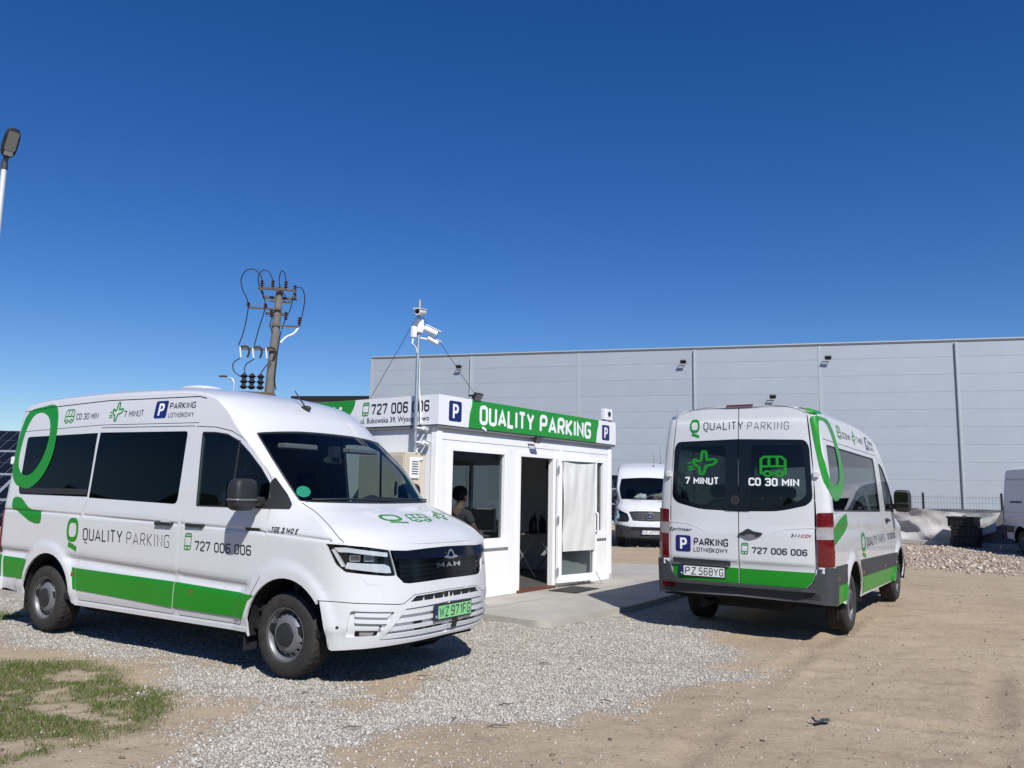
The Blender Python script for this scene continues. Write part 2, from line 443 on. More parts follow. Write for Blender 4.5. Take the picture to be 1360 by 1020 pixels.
def spr_extra(x, z):
    x = np.asarray(x, float); z = np.asarray(z, float)
    d = -.17*sstep(3.3, 4.0, x)*sstep(1.05, 1.45, z)
    zl = np.interp(x, [-1.2, 0, 2.5, 3.6], [1.22, 1.225, 1.13, 1.08])
    d = d - .010*sstep(zl + .012, zl - .012, z)*sstep(zl - .25, zl, z)
    for wx in (3.70, 0.02):
        r = np.hypot(x - wx, z - .36)
        d = d + .028*sstep(.56, .50, r)*sstep(.2, .5, z)
    return d

SPR = VanSurf(
    prof=[(.0, .955), (.3, .965), (.5, .975), (.72, .985), (1.0, .99), (1.3, .985), (1.6, .965), (2.0, .925), (2.3, .885), (2.45, .855), (2.65, .80)],
    xs=3.95, Lf=[(.25, .64), (.35, .69), (.55, .72), (.72, .70), (.9, .64), (1.15, .52), (1.3, .4)], nf=2.7,
    xr=-1.06, Lr=[(.3, .11), (.79, .11), (.835, .132), (1.15, .13), (1.19, .122), (1.6, .105), (2.2, .075), (2.40, .06), (2.43, .045), (2.6, .03)], nr=3.0,
    stations=[(4.50, 1.10, 4.16, 1.15, 0), (4.36, 1.21, 4.05, 1.235, 0), (4.18, 1.31, 3.88, 1.325, 0), (4.03, 1.375, 3.74, 1.395, 0),
              (3.60, 1.74, 3.38, 1.72, 0), (3.15, 2.09, 2.98, 2.05, .1), (2.90, 2.27, 2.76, 2.24, .5), (2.55, 2.43, 2.50, 2.36, .9),
              (2.0, 2.545, 2.0, 2.425, 1), (1.0, 2.60, 1.0, 2.47, 1), (-.6, 2.615, -.6, 2.475, 1), (-1.10, 2.60, -1.09, 2.46, 1)],
    extra=spr_extra, wheels=(3.665, 0.0), arch=(3.70, 0.02))
# ---------------------------------------------------------------- lettering: a squared stroke alphabet
def fillet(pts, r, closed=False, k=4):
    if closed: return rpoly(pts, r, k)
    if len(pts) < 3: return list(pts)
    out = [tuple(pts[0])]
    for i in range(1, len(pts)-1):
        p = np.array(pts[i], float); a = np.array(pts[i-1], float)-p; b = np.array(pts[i+1], float)-p
        la, lb = np.hypot(*a), np.hypot(*b); d = min(r, la*.48, lb*.48); s, e = p+a/la*d, p+b/lb*d
        for j in range(k+1):
            t = j/k; out.append(tuple((1-t)**2*s + 2*t*(1-t)*p + t*t*e))
    out.append(tuple(pts[-1])); return out
W = .52
BOX = [(0, 0), (W, 0), (W, 1), (0, 1)]
GL = {  # char: (width, [(closed, round, pts)])
 'O': (W, [(1, .2, BOX)]), '0': (W, [(1, .2, BOX)]),
 'Q': (W, [(1, .2, BOX), (0, .05, [(.14, -.13), (.30, -.16), (.50, -.26)])]),
 'U': (W, [(0, .2, [(0, 1), (0, 0), (W, 0), (W, 1)])]),
 'A': (.6, [(0, .0, [(0, 0), (.3, 1), (.6, 0)]), (0, 0, [(.1, .27), (.5, .27)])]),
 'L': (.42, [(0, 0, [(0, 1), (0, 0), (.42, 0)])]), 'I': (.08, [(0, 0, [(.04, 0), (.04, 1)])]),
 'T': (.5, [(0, 0, [(0, 1), (.5, 1)]), (0, 0, [(.25, 0), (.25, 1)])]),
 'Y': (.58, [(0, 0, [(0, 1), (.29, .45), (.58, 1)]), (0, 0, [(.29, 0), (.29, .5)])]),
 'P': (W, [(0, .2, [(0, 0), (0, 1), (W, 1), (W, .45), (0, .45)])]),
 'R': (W, [(0, .2, [(0, 0), (0, 1), (W, 1), (W, .45), (0, .45)]), (0, 0, [(.24, .45), (W, 0)])]),
 'K': (W, [(0, 0, [(0, 0), (0, 1)]), (0, 0, [(W, 1), (.06, .5), (W, 0)])]),
 'N': (W, [(0, 0, [(0, 0), (0, 1), (W, 0), (W, 1)])]),
 'G': (W, [(0, .2, [(W, .82), (W, 1), (0, 1), (0, 0), (W, 0), (W, .48), (.28, .48)])]),
 'C': (W, [(0, .2, [(W, .76), (W, 1), (0, 1), (0, 0), (W, 0), (W, .24)])]),
 'M': (.66, [(0, 0, [(0, 0), (0, 1), (.33, .35), (.66, 1), (.66, 0)])]),
 'W': (.8, [(0, 0, [(0, 1), (.2, 0), (.4, .8), (.6, 0), (.8, 1)])]),
 'S': (W, [(0, .2, [(W, .8), (W, 1), (0, 1), (0, .52), (W, .52), (W, 0), (0, 0), (0, .2)])]),
 'E': (.45, [(0, 0, [(.45, 1), (0, 1), (0, 0), (.45, 0)]), (0, 0, [(0, .52), (.4, .52)])]),
 'F': (.45, [(0, 0, [(.45, 1), (0, 1), (0, 0)]), (0, 0, [(0, .5), (.4, .5)])]),
 'Z': (W, [(0, 0, [(0, 1), (W, 1), (0, 0), (W, 0)])]),
 'D': (W, [(1, .2, [(0, 0), (W, 0), (W, 1), (0, 1)])]), 'B': (W, [(1, .18, [(0, 0), (W, 0), (W, 1), (0, 1)]), (0, 0, [(0, .52), (W, .52)])]),
 '1': (.24, [(0, 0, [(0, .78), (.24, 1), (.24, 0)])]),
 '2': (W, [(0, .2, [(0, .78), (0, 1), (W, 1), (W, .58), (0, .16), (0, 0), (W, 0)])]),
 '3': (W, [(0, .2, [(0, .8), (0, 1), (W, 1), (W, .53), (.12, .53)]), (0, .2, [(.12, .53), (W, .53), (W, 0), (0, 0), (0, .2)])]),
 '4': (W, [(0, 0, [(.36, 0), (.36, 1), (0, .28), (W, .28)])]),
 '5': (W, [(0, .16, [(W, 1), (0, 1), (0, .56), (W, .56), (W, 0), (0, 0), (0, .16)])]),
 '6': (W, [(0, .2, [(W, .84), (W, 1), (0, 1), (0, 0), (W, 0), (W, .55), (0, .55)])]),
 '7': (W, [(0, .05, [(0, .84), (0, 1), (W, 1), (.16, 0)])]),
 '8': (W, [(1, .2, BOX), (0, 0, [(0, .52), (W, .52)])]),
 '9': (W, [(0, .2, [(0, .16), (0, 0), (W, 0), (W, 1), (0, 1), (0, .45), (W, .45)])]),
 '.': (.0, [(0, 0, [(0, -.02), (0, .1)])]), '-': (.25, [(0, 0, [(0, .5), (.25, .5)])]),
}
def ribbon(pts, h, closed=False):
    P = np.array(pts, float); n = len(P)
    keep = [0]
    for i in range(1, n):
        if np.hypot(*(P[i]-P[keep[-1]])) > 1e-4: keep.append(i)
    P = P[keep]; n = len(P)
    if closed and np.hypot(*(P[0]-P[-1])) < 1e-4: P = P[:-1]; n -= 1
    L, Rr = [], []
    for i in range(n):
        a = P[i]-P[i-1] if (i > 0 or closed) else P[1]-P[0]
        b = P[(i+1) % n]-P[i] if (i < n-1 or closed) else P[-1]-P[-2]
        a = a/np.hypot(*a); b = b/np.hypot(*b); na, nb = np.array([-a[1], a[0]]), np.array([-b[1], b[0]])
        m = na+nb; l = np.hypot(*m)
        m = na if l < 1e-6 else m/l
        k = h/max(.35, m@na); p = P[i].copy()
        if not closed and i == 0: p = p - b*0
        L.append(p+m*k); Rr.append(p-m*k)
    return [[Rr[i], Rr[(i+1) % n], L[(i+1) % n], L[i]] for i in range(n if closed else n-1)]
def union(quads):
    P = []; Fc = []
    for q in quads:
        q = [tuple(p) for p in q]
        if abs(area(q)) < 1e-9: continue
        if area(q) < 0: q = q[::-1]
        Fc.append(list(range(len(P), len(P)+len(q)))); P += q
    v, e, f, ov, oe, of = delaunay_2d_cdt([Vector(p) for p in P], [], Fc, 0, 1e-5)
    C = np.array([(v[t[0]]+v[t[1]]+v[t[2]])/3 for t in f]).reshape(-1, 2); hit = np.zeros(len(f), bool)
    for c in Fc: hit |= inside([P[i] for i in c], C)
    T = [t for t, h in zip(f, hit) if h]
    T = [t if (v[t[1]]-v[t[0]]).cross(v[t[2]]-v[t[0]]) > 0 else t[::-1] for t in T]
    return np.array(v).reshape(-1, 2), T
def strokes(txt, wt, gap=.26):
    q = []; x = wt/2
    for ch in txt:
        if ch == ' ': x += .42; continue
        w, st = GL[ch]
        for closed, r, pts in st:
            # keep stroke edges inside the cap height
            pp = [(px+x, wt/2+(py)*(1-wt) if -.05 < py < 1.05 else py) for px, py in pts]
            rb_ = ribbon(fillet(pp, r, bool(closed)), wt/2 if min(p_[1] for p_ in pts) > -.05 else wt*.36, bool(closed))
            if min(p_[1] for p_ in pts) > -.03: rb_ = [[np.array([p_[0], min(1., max(0., p_[1]))]) for p_ in qd] for qd in rb_]
            q += rb_
        x += w+gap
    return q, x-gap+wt/2
def affine(V, o, ex, ey, w):
    o, ex, ey = np.array(o, float), np.array(ex, float), np.array(ey, float)
    return o[None] + V[:, :1]/w*(ex-o)[None] + V[:, 1:2]*(ey-o)[None]
def lettering(txt, o, ex, ey, fn, m, parent, wt=.14, off=.002, gap=.26, name='lettering', z=None):
    """text between bottom-left o, bottom-right ex and top-left ey on surface fn(u, v, off)"""
    q, w = strokes(txt, wt, gap); V, T = union(q); D = affine(V, o, ex, ey, w)
    return mk(name, fn(D[:, 0], D[:, 1], off), T, m, parent, smooth=False)
def icon(quads, o, ex, ey, fn, m, parent, off=.002, name='icon'):
    V, T = union(quads); D = affine(V, o, ex, ey, 1.0)
    return mk(name, fn(D[:, 0], D[:, 1], off), T, m, parent, smooth=False)
def rr(x0, y0, x1, y1, r): return rpoly([(x0, y0), (x1, y0), (x1, y1), (x0, y1)], r, 4)
def circ(x, y, r, n=18, ry=None): return [(x+r*math.cos(2*math.pi*k/n), y+(ry or r)*math.sin(2*math.pi*k/n)) for k in range(n)]
def ic_bus(t=.05):
    q = ribbon([(.14, .16), (.06, .16), (.06, .85), (.18, .97), (.80, .97), (.95, .80), (.95, .16), (.88, .16)], t)
    q += ribbon([(.46, .16), (.62, .16)], t) + ribbon([(.06, .5), (.95, .5)], t) + ribbon([(.36, .5), (.36, .97)], t) + ribbon([(.66, .5), (.66, .97)], t)
    q += ribbon(circ(.3, .15, .12), t, True) + ribbon(circ(.75, .15, .12), t, True)
    return q
def ic_plane(t=.05, lines=True):
    body = [(.30, .36), (.40, .30), (.42, .02), (.54, .0), (.62, .36), (.86, .42), (.98, .56), (.90, .66), (.66, .60), (.62, .98), (.50, 1.0), (.46, .58), (.34, .56), (.26, .66), (.20, .62), (.22, .46)]
    q = ribbon(rpoly(body, .04, 2), t*.8, True)
    if lines: q += ribbon([(0, .30), (.2, .34)], t*.6) + ribbon([(.02, .18), (.24, .24)], t*.6) + ribbon([(.0, .48), (.14, .50)], t*.6)
    return q
def ic_phone(t=.04):
    q = ribbon(rr(.08, .03, .92, .97, .14), t, True) + ribbon([(.08, .24), (.92, .24)], t) + ribbon([(.08, .82), (.92, .82)], t) + ribbon([(.42, .13), (.58, .13)], t)
    return q
def ic_q(t=.1):
    q = ribbon(rr(.1, .30, .9, .96, .36), t, True) + ribbon(fillet([(.22, .12), (.5, .09), (.95, -.02)], .15), t)
    return q
def parking_sign(o, ex, ey, fn, parent, off=.0015):
    """blue rounded square with a white P"""
    o_, x_, y_ = np.array(o), np.array(ex), np.array(ey)
    V, T = fill2d(rr(0, 0, 1, 1, .14), (), .2)
    D = affine(V, o, ex, ey, 1.0); b = mk('parking_symbol', fn(D[:, 0], D[:, 1], off), T, 'blue', parent, smooth=False)
    V, T = fill2d([(.30, .16), (.44, .16), (.44, .40)] + [(.56+.20*math.sin(a), .625-.225*math.cos(a)) for a in np.linspace(0, math.pi, 14)] + [(.30, .85)], [[(.44, .525), (.54, .525)] + [(.54+.075*math.sin(a), .625-.10*math.cos(a)) for a in np.linspace(0, math.pi, 10)][1:] + [(.44, .725)]], 9, (), False); D = affine(V, o, ex, ey, 1.0)
    mk('lettering', fn(D[:, 0], D[:, 1], off+.0015), T, 'wfilm', b, smooth=False)
    return b
def vtext(txt, o, ex, ey, fn, m, parent, off=.002, shear=0, name='lettering', spacing=1):
    """text in the built-in font, fitted to the box"""
    c = bpy.data.curves.new('t', 'FONT'); c.body = txt; c.shear = shear; c.space_character = spacing; c.resolution_u = 2; c.offset = .012; c.fill_mode = 'FRONT'
    ob = bpy.data.objects.new('t', c); COL.objects.link(ob)
    dg = bpy.context.evaluated_depsgraph_get(); me = bpy.data.meshes.new_from_object(ob.evaluated_get(dg))
    V = np.array([v.co[:2] for v in me.vertices]); F = [tuple(p.vertices) for p in me.polygons]
    bpy.data.objects.remove(ob); bpy.data.curves.remove(c); bpy.data.meshes.remove(me)
    x0, x1 = V[:, 0].min(), V[:, 0].max(); y1 = V[:, 1].max()
    V = np.stack([(V[:, 0]-x0)/(x1-x0), V[:, 1]/y1], -1); D = affine(V, o, ex, ey, 1.0)
    return mk(name, fn(D[:, 0], D[:, 1], off), F, m, parent, smooth=False)
# ---------------------------------------------------------------- shared van pieces
def tmap(S):
    def fn(u, v, off=0.): return S.TN(u, np.sin(np.clip(np.asarray(v)/4, -1, 1)*math.pi/2), off)
    return fn
def tv(t): return 4*math.asin(max(-1, min(1, t)))/(math.pi/2)
def arc(cx, cz, r, z0, n=22):
    a0 = math.asin((z0-cz)/r); return [(cx-r*math.cos(a0+(math.pi-2*a0)*k/n), cz+r*math.sin(a0+(math.pi-2*a0)*k/n)) for k in range(n+1)]
def a_of_x(S, x, z):
    if x > S.xs: return S.xs + float(np.interp(math.asin(min(1, ((x-S.xs)/float(S._i(S.Lf, z)))**(S.nf/2))), S.th, S.ft))
    if x < S.xr: return S.xr - float(np.interp(math.asin(min(1, ((S.xr-x)/float(S._i(S.Lr, z)))**(S.nr/2))), S.th, S.rt))
    return x
def belt_outline(S, bottom):
    up = []
    for t in np.linspace(0, 1, 14)[:-1]:
        p = S.T(np.array(0.), np.array(t)); up.append((S.a_of_y(p[1], True, float(p[2])), float(p[2])))
    N = len(S.st)-1
    for s in np.linspace(0, N, 12*N):
        x, z = S.E(np.array(s)); up.append((a_of_x(S, float(x), float(z)), float(z)))
    for t in np.linspace(1, 0, 14)[1:]:
        p = S.T(np.array(float(N)), np.array(t)); up.append((S.a_of_y(p[1], False, float(p[2])), float(p[2])))
    return bottom + up
def both(S, poly, holes=(), sp=.05, off=0., flange=0., rows=()):
    V, F = sheet(S.BN, poly, holes, sp, off, flange, rows); return (V, F), mirror(V, F)
def shell(S, root, outline, holes, m, wind, rows, sp=.04):
    b = MB()
    for v, f in both(S, outline, holes, sp, 0, .02, rows): b.add(v, f)
    body = mk('body', b.v, b.f, m, root, True)
    N = len(S.st)-1; tm = tmap(S)
    v, f = sheet(tm, [(0, -4), (N, -4), (N, 4), (0, 4)], [wind], .13, 0, .02)
    mk('roof', v, f, m, body, True)
    return body
def lining(S, root, outline, holes, wind):
    b = MB()
    for v, f in both(S, outline, holes, .10, -.035): b.add(v, f)
    N = len(S.st)-1
    v, f = sheet(tmap(S), [(2.9, -3.9), (N, -3.9), (N, 3.9), (2.9, 3.9)], [wind], .25, -.035); b.add(v, f)
    return mk('inner_lining', b.v, b.f, 'lining', root, True)
def pane(name, S, poly, m, root, side, sp=.08, off=-.004, bottom_holes=()):
    v, f = sheet(S.BN, poly, bottom_holes, sp, off)
    if side > 0: v, f = mirror(v, f)
    return mk(name, v, f, m, root, True)

_wh = {}
def wheel_meshes(kind):
    if kind in _wh: return _wh[kind]
    Rt = .347
    b = MB(); n = 108   # tyre: rounded carcass and a blocky tread, outer side at -y
    prof = [(.208, -.105), (.222, -.116), (.25, -.122), (.285, -.121), (.315, -.114), (.333, -.104), (.343, -.088), (.347, -.078),
            (.347, -.050), (.339, -.048), (.339, -.040), (.347, -.038), (.347, -.006), (.339, -.004), (.339, .004), (.347, .006),
            (.347, .038), (.339, .040), (.339, .048), (.347, .050), (.347, .078), (.343, .088), (.333, .104), (.285, .121), (.22, .116), (.208, .105)]
    V = []; F = []; m = len(prof)
    for i, (r, h) in enumerate(prof):
        for k in range(n):
            rr_ = r
            if 5 <= i <= 8 or 19 <= i <= 22: rr_ -= (.007 if k % 3 == 0 else 0)
            elif 11 <= i <= 16: rr_ -= (.005 if (k+1) % 4 == 0 else 0)
            a = 2*math.pi*k/n + (h*1.2); V.append((rr_*math.cos(a), h, rr_*math.sin(a)))
    for i in range(m-1):
        for k in range(n): F.append((i*n+k, i*n+(k+1) % n, (i+1)*n+(k+1) % n, (i+1)*n+k))
    b.add(V, F); ty = b.build('tyre', 'rubber', None, True, 50)
    # steel disc with a ring of oval holes
    b = MB()
    b.lathe([(.211, -.112), (.217, -.114), (.222, -.106), (.214, -.100), (.205, -.092), (.196, -.075), (.190, -.04), (.190, .09)], 64, 'y')
    b.f = [f for f in b.f if len(f) == 4]
    holes = []
    for k in range(16):
        a = 2*math.pi*k/16; c, s = math.cos(a), math.sin(a)
        holes.append([(c*(.166+.015*u)-s*.0165*w, s*(.166+.015*u)+c*.0165*w) for u, w in circ(0, 0, 1, 12)])
    v, t = fill2d(circ(0, 0, .1935, 64), [circ(0, 0, .055, 24)]+holes, .016)
    r = np.hypot(v[:, 0], v[:, 1]); y = np.interp(r, [.05, .085, .095, .115, .135, .15, .18, .194], [-.112, -.112, -.108, -.104, -.098, -.082, -.055, -.046])
    P = np.stack([v[:, 0], y, v[:, 1]], -1); n0 = len(b.v); b.add(P, t)
    Q = P+[0, .012, 0]; cnt = {}
    for q in t:
        for e in ((q[0], q[1]), (q[1], q[2]), (q[2], q[0])): cnt[e] = 1
    for (i, j) in cnt:
        if (j, i) not in cnt: b.add([P[i], P[j], Q[j], Q[i]], [(0, 1, 2, 3)])
    rim = b.build('wheel', 'steel', None, True, 40)
    b = MB(); b.lathe([(0, -.134), (.03, -.133), (.075, -.128), (.094, -.121), (.098, -.106)], 32, 'y')
    for k in range(5 if kind else 6):
        a = 2*math.pi*k/6; b.lathe([(0, -.127), (.008, -.126), (.010, -.118)], 8, 'y', (.066*math.cos(a), 0, .066*math.sin(a)))
    cap = b.build('hub_cap', 'black' if kind == 0 else 'greyplastic', None, True, 35)
    b = MB(); b.lathe([(.0, -.02), (.185, -.02), (.185, .08), (0, .08)], 24, 'y'); drum = b.build('brake', 'dark', None, True, 35)
    _wh[kind] = [o.data for o in (rim, ty, cap, drum)]
    for o in (rim, ty, cap, drum): bpy.data.objects.remove(o)
    return _wh[kind]
def add_wheel(root, x, y, kind, steer=0):
    rim, ty, cap, drum = wheel_meshes(kind)
    w = link(bpy.data.objects.new('wheel', rim), root); w.location = (x, y, .347)
    w.rotation_euler = (0, RNG.uniform(0, 6.28), (math.pi if y > 0 else 0)+steer); w.rotation_mode = 'YXZ'
    for nme, me in (('tyre', ty), ('hub_cap', cap), ('brake', drum)): link(bpy.data.objects.new(nme, me), w)
    return w
def well(root, S, cx, r):
    """dark liner of a wheel arch"""
    for s in (-1, 1):
        b = MB(); V = []; F = []; pts = arc(cx, .36, r+.012, .3, 20)
        for i, (x, z) in enumerate(pts): V += [(x, s*.985, z), (x, s*.45, z)]
        for i in range(len(pts)-1): F.append((2*i, 2*i+1, 2*i+3, 2*i+2))
        b.add(V, F); n = len(pts); b.add([(x, s*.45, z) for x, z in pts], [tuple(range(n))])
        b.build('wheel_arch_liner', 'dark', root, True)
def superbox(c, h, n=4, seg=(20, 14)):
    V = []; F = []
    p = lambda v, e: math.copysign(abs(v)**e, v)
    U, W_ = seg
    for i in range(W_+1):
        f = -math.pi/2+math.pi*i/W_
        for k in range(U):
            a = 2*math.pi*k/U
            V.append((c[0]+h[0]*p(math.cos(f), 2/n)*p(math.cos(a), 2/n), c[1]+h[1]*p(math.cos(f), 2/n)*p(math.sin(a), 2/n), c[2]+h[2]*p(math.sin(f), 2/n)))
    for i in range(W_):
        for k in range(U): F.append((i*U+k, i*U+(k+1) % U, (i+1)*U+(k+1) % U, (i+1)*U+k))
    return V, F
def seat(root, x, y, wid=.23, h=0.0):
    b = MB()
    b.add(*superbox((x+.03, y, .86+h), (.25, wid, .09), 4)); 
    v, f = superbox((0, 0, 0), (.075, wid-.01, .31), 3.5); v = [(q[0]-.18*q[2]+x-.24, q[1]+y, q[2]+1.22+h) for q in v]; b.add(v, f)
    v, f = superbox((x-.33, y, 1.63+h), (.05, .125, .085), 3); b.add(v, f)
    b.tube([(x-.32, y-.06, 1.5+h), (x-.33, y-.06, 1.62+h)], .008, 6).tube([(x-.32, y+.06, 1.5+h), (x-.33, y+.06, 1.62+h)], .008, 6)
    b.box(x-.2, x+.2, y-wid+.03, y+wid-.03, .5, .8+h)
    return b.build('seat', 'seat', root, True, 60)
def plate(fn, yc, zc, w, h, txt, m, root, sgn, off=.012):
    """number plate on a surface map fn(y, z, off); sgn = reading direction along y"""
    x = float(fn(np.array(yc), np.array(zc), 0.)[0])
    flat = lambda u, v, o=0.: np.stack([np.full_like(np.asarray(v, float), x) + (1 if sgn > 0 else -1)*(off+o), np.asarray(u, float), np.asarray(v, float)], -1)
    P = lambda u, v: (yc+sgn*(u-.5)*w, zc+(v-.5)*h)
    b = MB(); d = (1 if sgn > 0 else -1)*off
    b.box(x+d*.1, x+d, yc-w/2-.012, yc+w/2+.012, zc-h/2-.012, zc+h/2+.012, None, .004); pl = b.build('number_plate', 'black', root)
    def q(name, u0, v0, u1, v1, mm, o): v, t = fill2d([P(u0, v0), P(u1, v0), P(u1, v1), P(u0, v1)], (), 9, (), False); return mk(name, flat(v[:, 0], v[:, 1], o), t, mm, pl, False)
    q('plate_face', .085, .02, 1, .98, m, .001); q('country_band', 0, .02, .085, .98, 'blue', .001)
    lettering(txt[0], P(.115, .12), P(.37, .12), P(.115, .88), flat, 'ink', pl, .13, .002, .3)
    lettering(txt[1], P(.43, .12), P(.975, .12), P(.43, .88), flat, 'ink', pl, .13, .002, .3)
    lettering('PL', P(.02, .12), P(.065, .12), P(.02, .32), flat, 'wfilm', pl, .18, .002)
    return pl
# ---------------------------------------------------------------- white electric minibus, front left
def build_tge(root):
    S = TGE; B = S.BN; F = S.frontmap; aF = S.a_front; aR = S.a_rear
    ay = lambda y, z=.8: S.a_of_y(y, True, z)
    bottom = [(aR, .41), (-4.30, .40)] + arc(-3.50, .37, .455, .37) + [(-3.02, .345), (-.42, .345)] + arc(.06, .36, .455, .30) + [(.56, .285), (.75, .30), (1.1, .315), (aF, .325)]
    bottom = [(x, max(z, .30)) if x < .4 else (x, z) for x, z in bottom]
    out = belt_outline(S, bottom)
    door = rpoly([(-1.335, .385), (-.47, .385), (-.40, .56), (-.235, .80), (-.21, .92), (-.20, 1.10), (-.222, 1.28), (-.234, 1.49), (-.246, 1.612), (-.346, 1.754), (-.494, 1.889), (-.67, 1.998), (-.827, 2.06), (-1.048, 2.099), (-1.335, 2.115), (-1.375, 1.4), (-1.37, .9)], .02, 2)
    doorwin = rpoly([(-1.17, 1.37), (-.30, 1.372), (-.255, 1.45), (-.262, 1.587), (-.375, 1.725), (-.53, 1.85), (-.70, 1.965), (-.87, 2.03), (-1.037, 2.05), (-1.225, 2.057), (-1.20, 1.7)], .02, 2)
    slide = rpoly([(-2.965, .66), (-2.93, .385), (-1.40, .385), (-1.385, .9), (-1.39, 1.4), (-1.345, 2.12), (-2.875, 2.135), (-2.905, 1.40), (-2.965, 1.30)], .025, 2)
    slide = rpoly([(-2.94, .385), (-1.395, .385), (-1.38, .9), (-1.388, 1.4), (-1.348, 2.118), (-2.88, 2.14), (-2.905, 1.40), (-2.955, 1.28), (-2.975, .8)], .02, 2)
    slidewin = rpoly([(-2.893, 1.412), (-1.45, 1.38), (-1.443, 2.067), (-2.888, 2.086)], [.01, .06, .04, .01], 4)
    rearwin = rpoly([(-4.275, 1.425), (-2.918, 1.42), (-2.918, 2.083), (-4.285, 2.066)], [.08, .01, .01, .05], 4)
    head = rpoly([(.483, 1.114), (.578, .955), (.66, .897), (1.0, .862), (1.085, .860), (1.05, 1.0), (1.03, 1.066), (.80, 1.098), (.661, 1.108)], .015, 2)
    gril = [(1.036, 1.064), (1.092, .858), (1.155, .80), (1.21, .792), (aF+.1, .80), (aF+.1, 1.072), (1.45, 1.066), (1.2, 1.056)]
    bump = [(.43, .672), (.62, .668), (.9, .655), (1.10, .640), (ay(.57, .65), .640), (ay(.45, .65), .702), (aF+.1, .712), (aF+.1, .20), (.40, .20), (.36, .40)]
    fuel = [rr(-.47, 1.178, -.285, 1.205, .01)]
    wind = [(s, tv(t)) for s, t in rpoly([(3.03, -.965), (3.05, -.4), (3.05, .4), (3.03, .965), (3.9, .93), (4.84, .885), (4.90, .4), (4.90, -.4), (4.84, -.885), (3.9, -.93)], .05, 3)]
    zl_ = lambda x: float(np.interp(x, [-4.6, -3.8, -.4, .5], [1.255, 1.25, 1.185, 1.14])); zg_ = lambda x: float(np.interp(x, [-4.6, -3.0, -.3, 1], [.80, .785, .70, .70]))
    zr = [(lambda x, d=d: zl_(x)+d) for d in (-.022, -.011, 0., .011, .022)] + [(lambda x, d=d: zg_(x)+d) for d in (-.06, -.03, 0., .02, .04)]
    body = shell(S, root, out, [door, slide, rearwin, head, gril, bump], 'white', wind, zr)
    lining(S, root, [(-4.6, .88), (-.25, .88), (-.25, 1.3), (.0, 1.42), (-.36, 1.74), (-.74, 2.05), (-1.2, 2.36), (-1.7, 2.42), (-4.5, 2.35)], [doorwin, slidewin, rearwin], wind)
    dw = [(x, z) for x, z in doorwin]
    for s in (-1, 1):
        def sh(poly, holes=(), sp=.045, off=0., fl=.02, rows=zr):
            v, f = sheet(B, poly, holes, sp, off, fl, rows); return mirror(v, f) if s > 0 else (v, f)
        d = mk('door', *sh(inset(door, .008), [doorwin]), 'white', root)
        mk('window_seal', *sh(rpoly([(x, z) for x, z in dw], 0), [[(x*.985-.011, (z-1.7)*.965+1.7) for x, z in dw]], .05, .003, .008), 'black', d)
        pane('window', S, doorwin, 'side', d, s)
        b = MB(); v, f = sheet(B, [(-.725, 1.38), (-.70, 1.38), (-.68, 1.965), (-.70, 1.968)], (), .08, .001, .01); b.add(v, f); 
        if s > 0: b.v, b.f = mirror(b.v, b.f)
        b.build('window_divider', 'black', d)
        sd = mk('sliding_door', *sh(inset(slide, .008), [slidewin]), 'white', root)
        pane('window', S, slidewin, 'privacy', sd, s)
        rw = pane('window', S, rearwin, 'privacy', root, s)
        mk('sliding_vent', *sh(rr(-4.24, 1.44, -2.94, 1.50, .01), (), .08, .001, .004, ()), 'black', rw)
        # handles: a shallow bowl and a black bar
        for x, par in ((-1.585, sd), (-1.14, d)):
            v, f = sh(circ(x, 1.197, .085, 24, .05), (), .03, .0015, 0, ())
            v = [(q[0], q[1], q[2]) for q in v]; bowl = mk('handle_recess', v, f, 'white', par)
            y = float(B(np.array(x), np.array(1.197))[1])
            b = MB(); b.box(x-.125, x+.125, s*(abs(y)+.012), s*(abs(y)+.038), 1.183, 1.213, None, .008)
            b.box(x-.12, x-.085, s*(abs(y)-.002), s*(abs(y)+.014), 1.186, 1.21).box(x+.085, x+.12, s*(abs(y)-.002), s*(abs(y)+.014), 1.186, 1.21)
            b.build('handle', 'black', par)
        mk('side_marker', *sh(rr(-3.04, .62, -2.985, .665, .006), (), .05, .006, .006, ()), 'amber', root)
        mk('side_marker', *sh(rr(-1.165, .588, -1.11, .632, .006), (), .05, .006, .006, ()), 'amber', root)
        mk('side_marker', *sh(rr(-4.32, .652, -4.27, .696, .006), (), .05, .006, .006, ()), 'amber', root)
        mk('side_trim', *sh(rr(-.47, 1.178, -.285, 1.206, .008), (), .05, .004, .006, ()), 'black', root)
        mk('sill', *sh([(-2.98, .335), (-.42, .335), (-.40, .372), (-2.99, .372)], (), .05, .006, .03, ()), 'white', root)
        # green band along the flank
        for pl in ([(-3.045, .707), (-2.982, .702), (-2.955, .49), (-2.99, .495)], [(-2.972, .702), (-1.392, .680), (-1.40, .452), (-2.945, .488)], [(-1.378, .680), (-.30, .649), (-.37, .60), (-.43, .448), (-1.386, .452)],
                   [(-4.40, .745), (-3.885, .736), (-3.935, .60), (-3.945, .530), (-4.36, .527)], [(aR+.5, .76), (-4.44, .75), (-4.42, .525), (aR+.5, .53)]):
            mk('green_stripe', *sh(pl, (), .025, .006, .004, ()), 'green', root)
        # tail light and door hinge at the rear corner
        a0, a1 = -4.66, -4.49
        t = mk('tail_light', *sh(rpoly([(a0, .80), (a1, .82), (a1-.02, 1.25), (a0+.02, 1.28)], .03, 3), (), .04, .012, .012, ()), 'redlens', root)
        mk('reverse_light', *sh(rr(a0+.01, .98, a1-.015, 1.04, .01), (), .04, .014, 0, ()), 'whitelens', t)
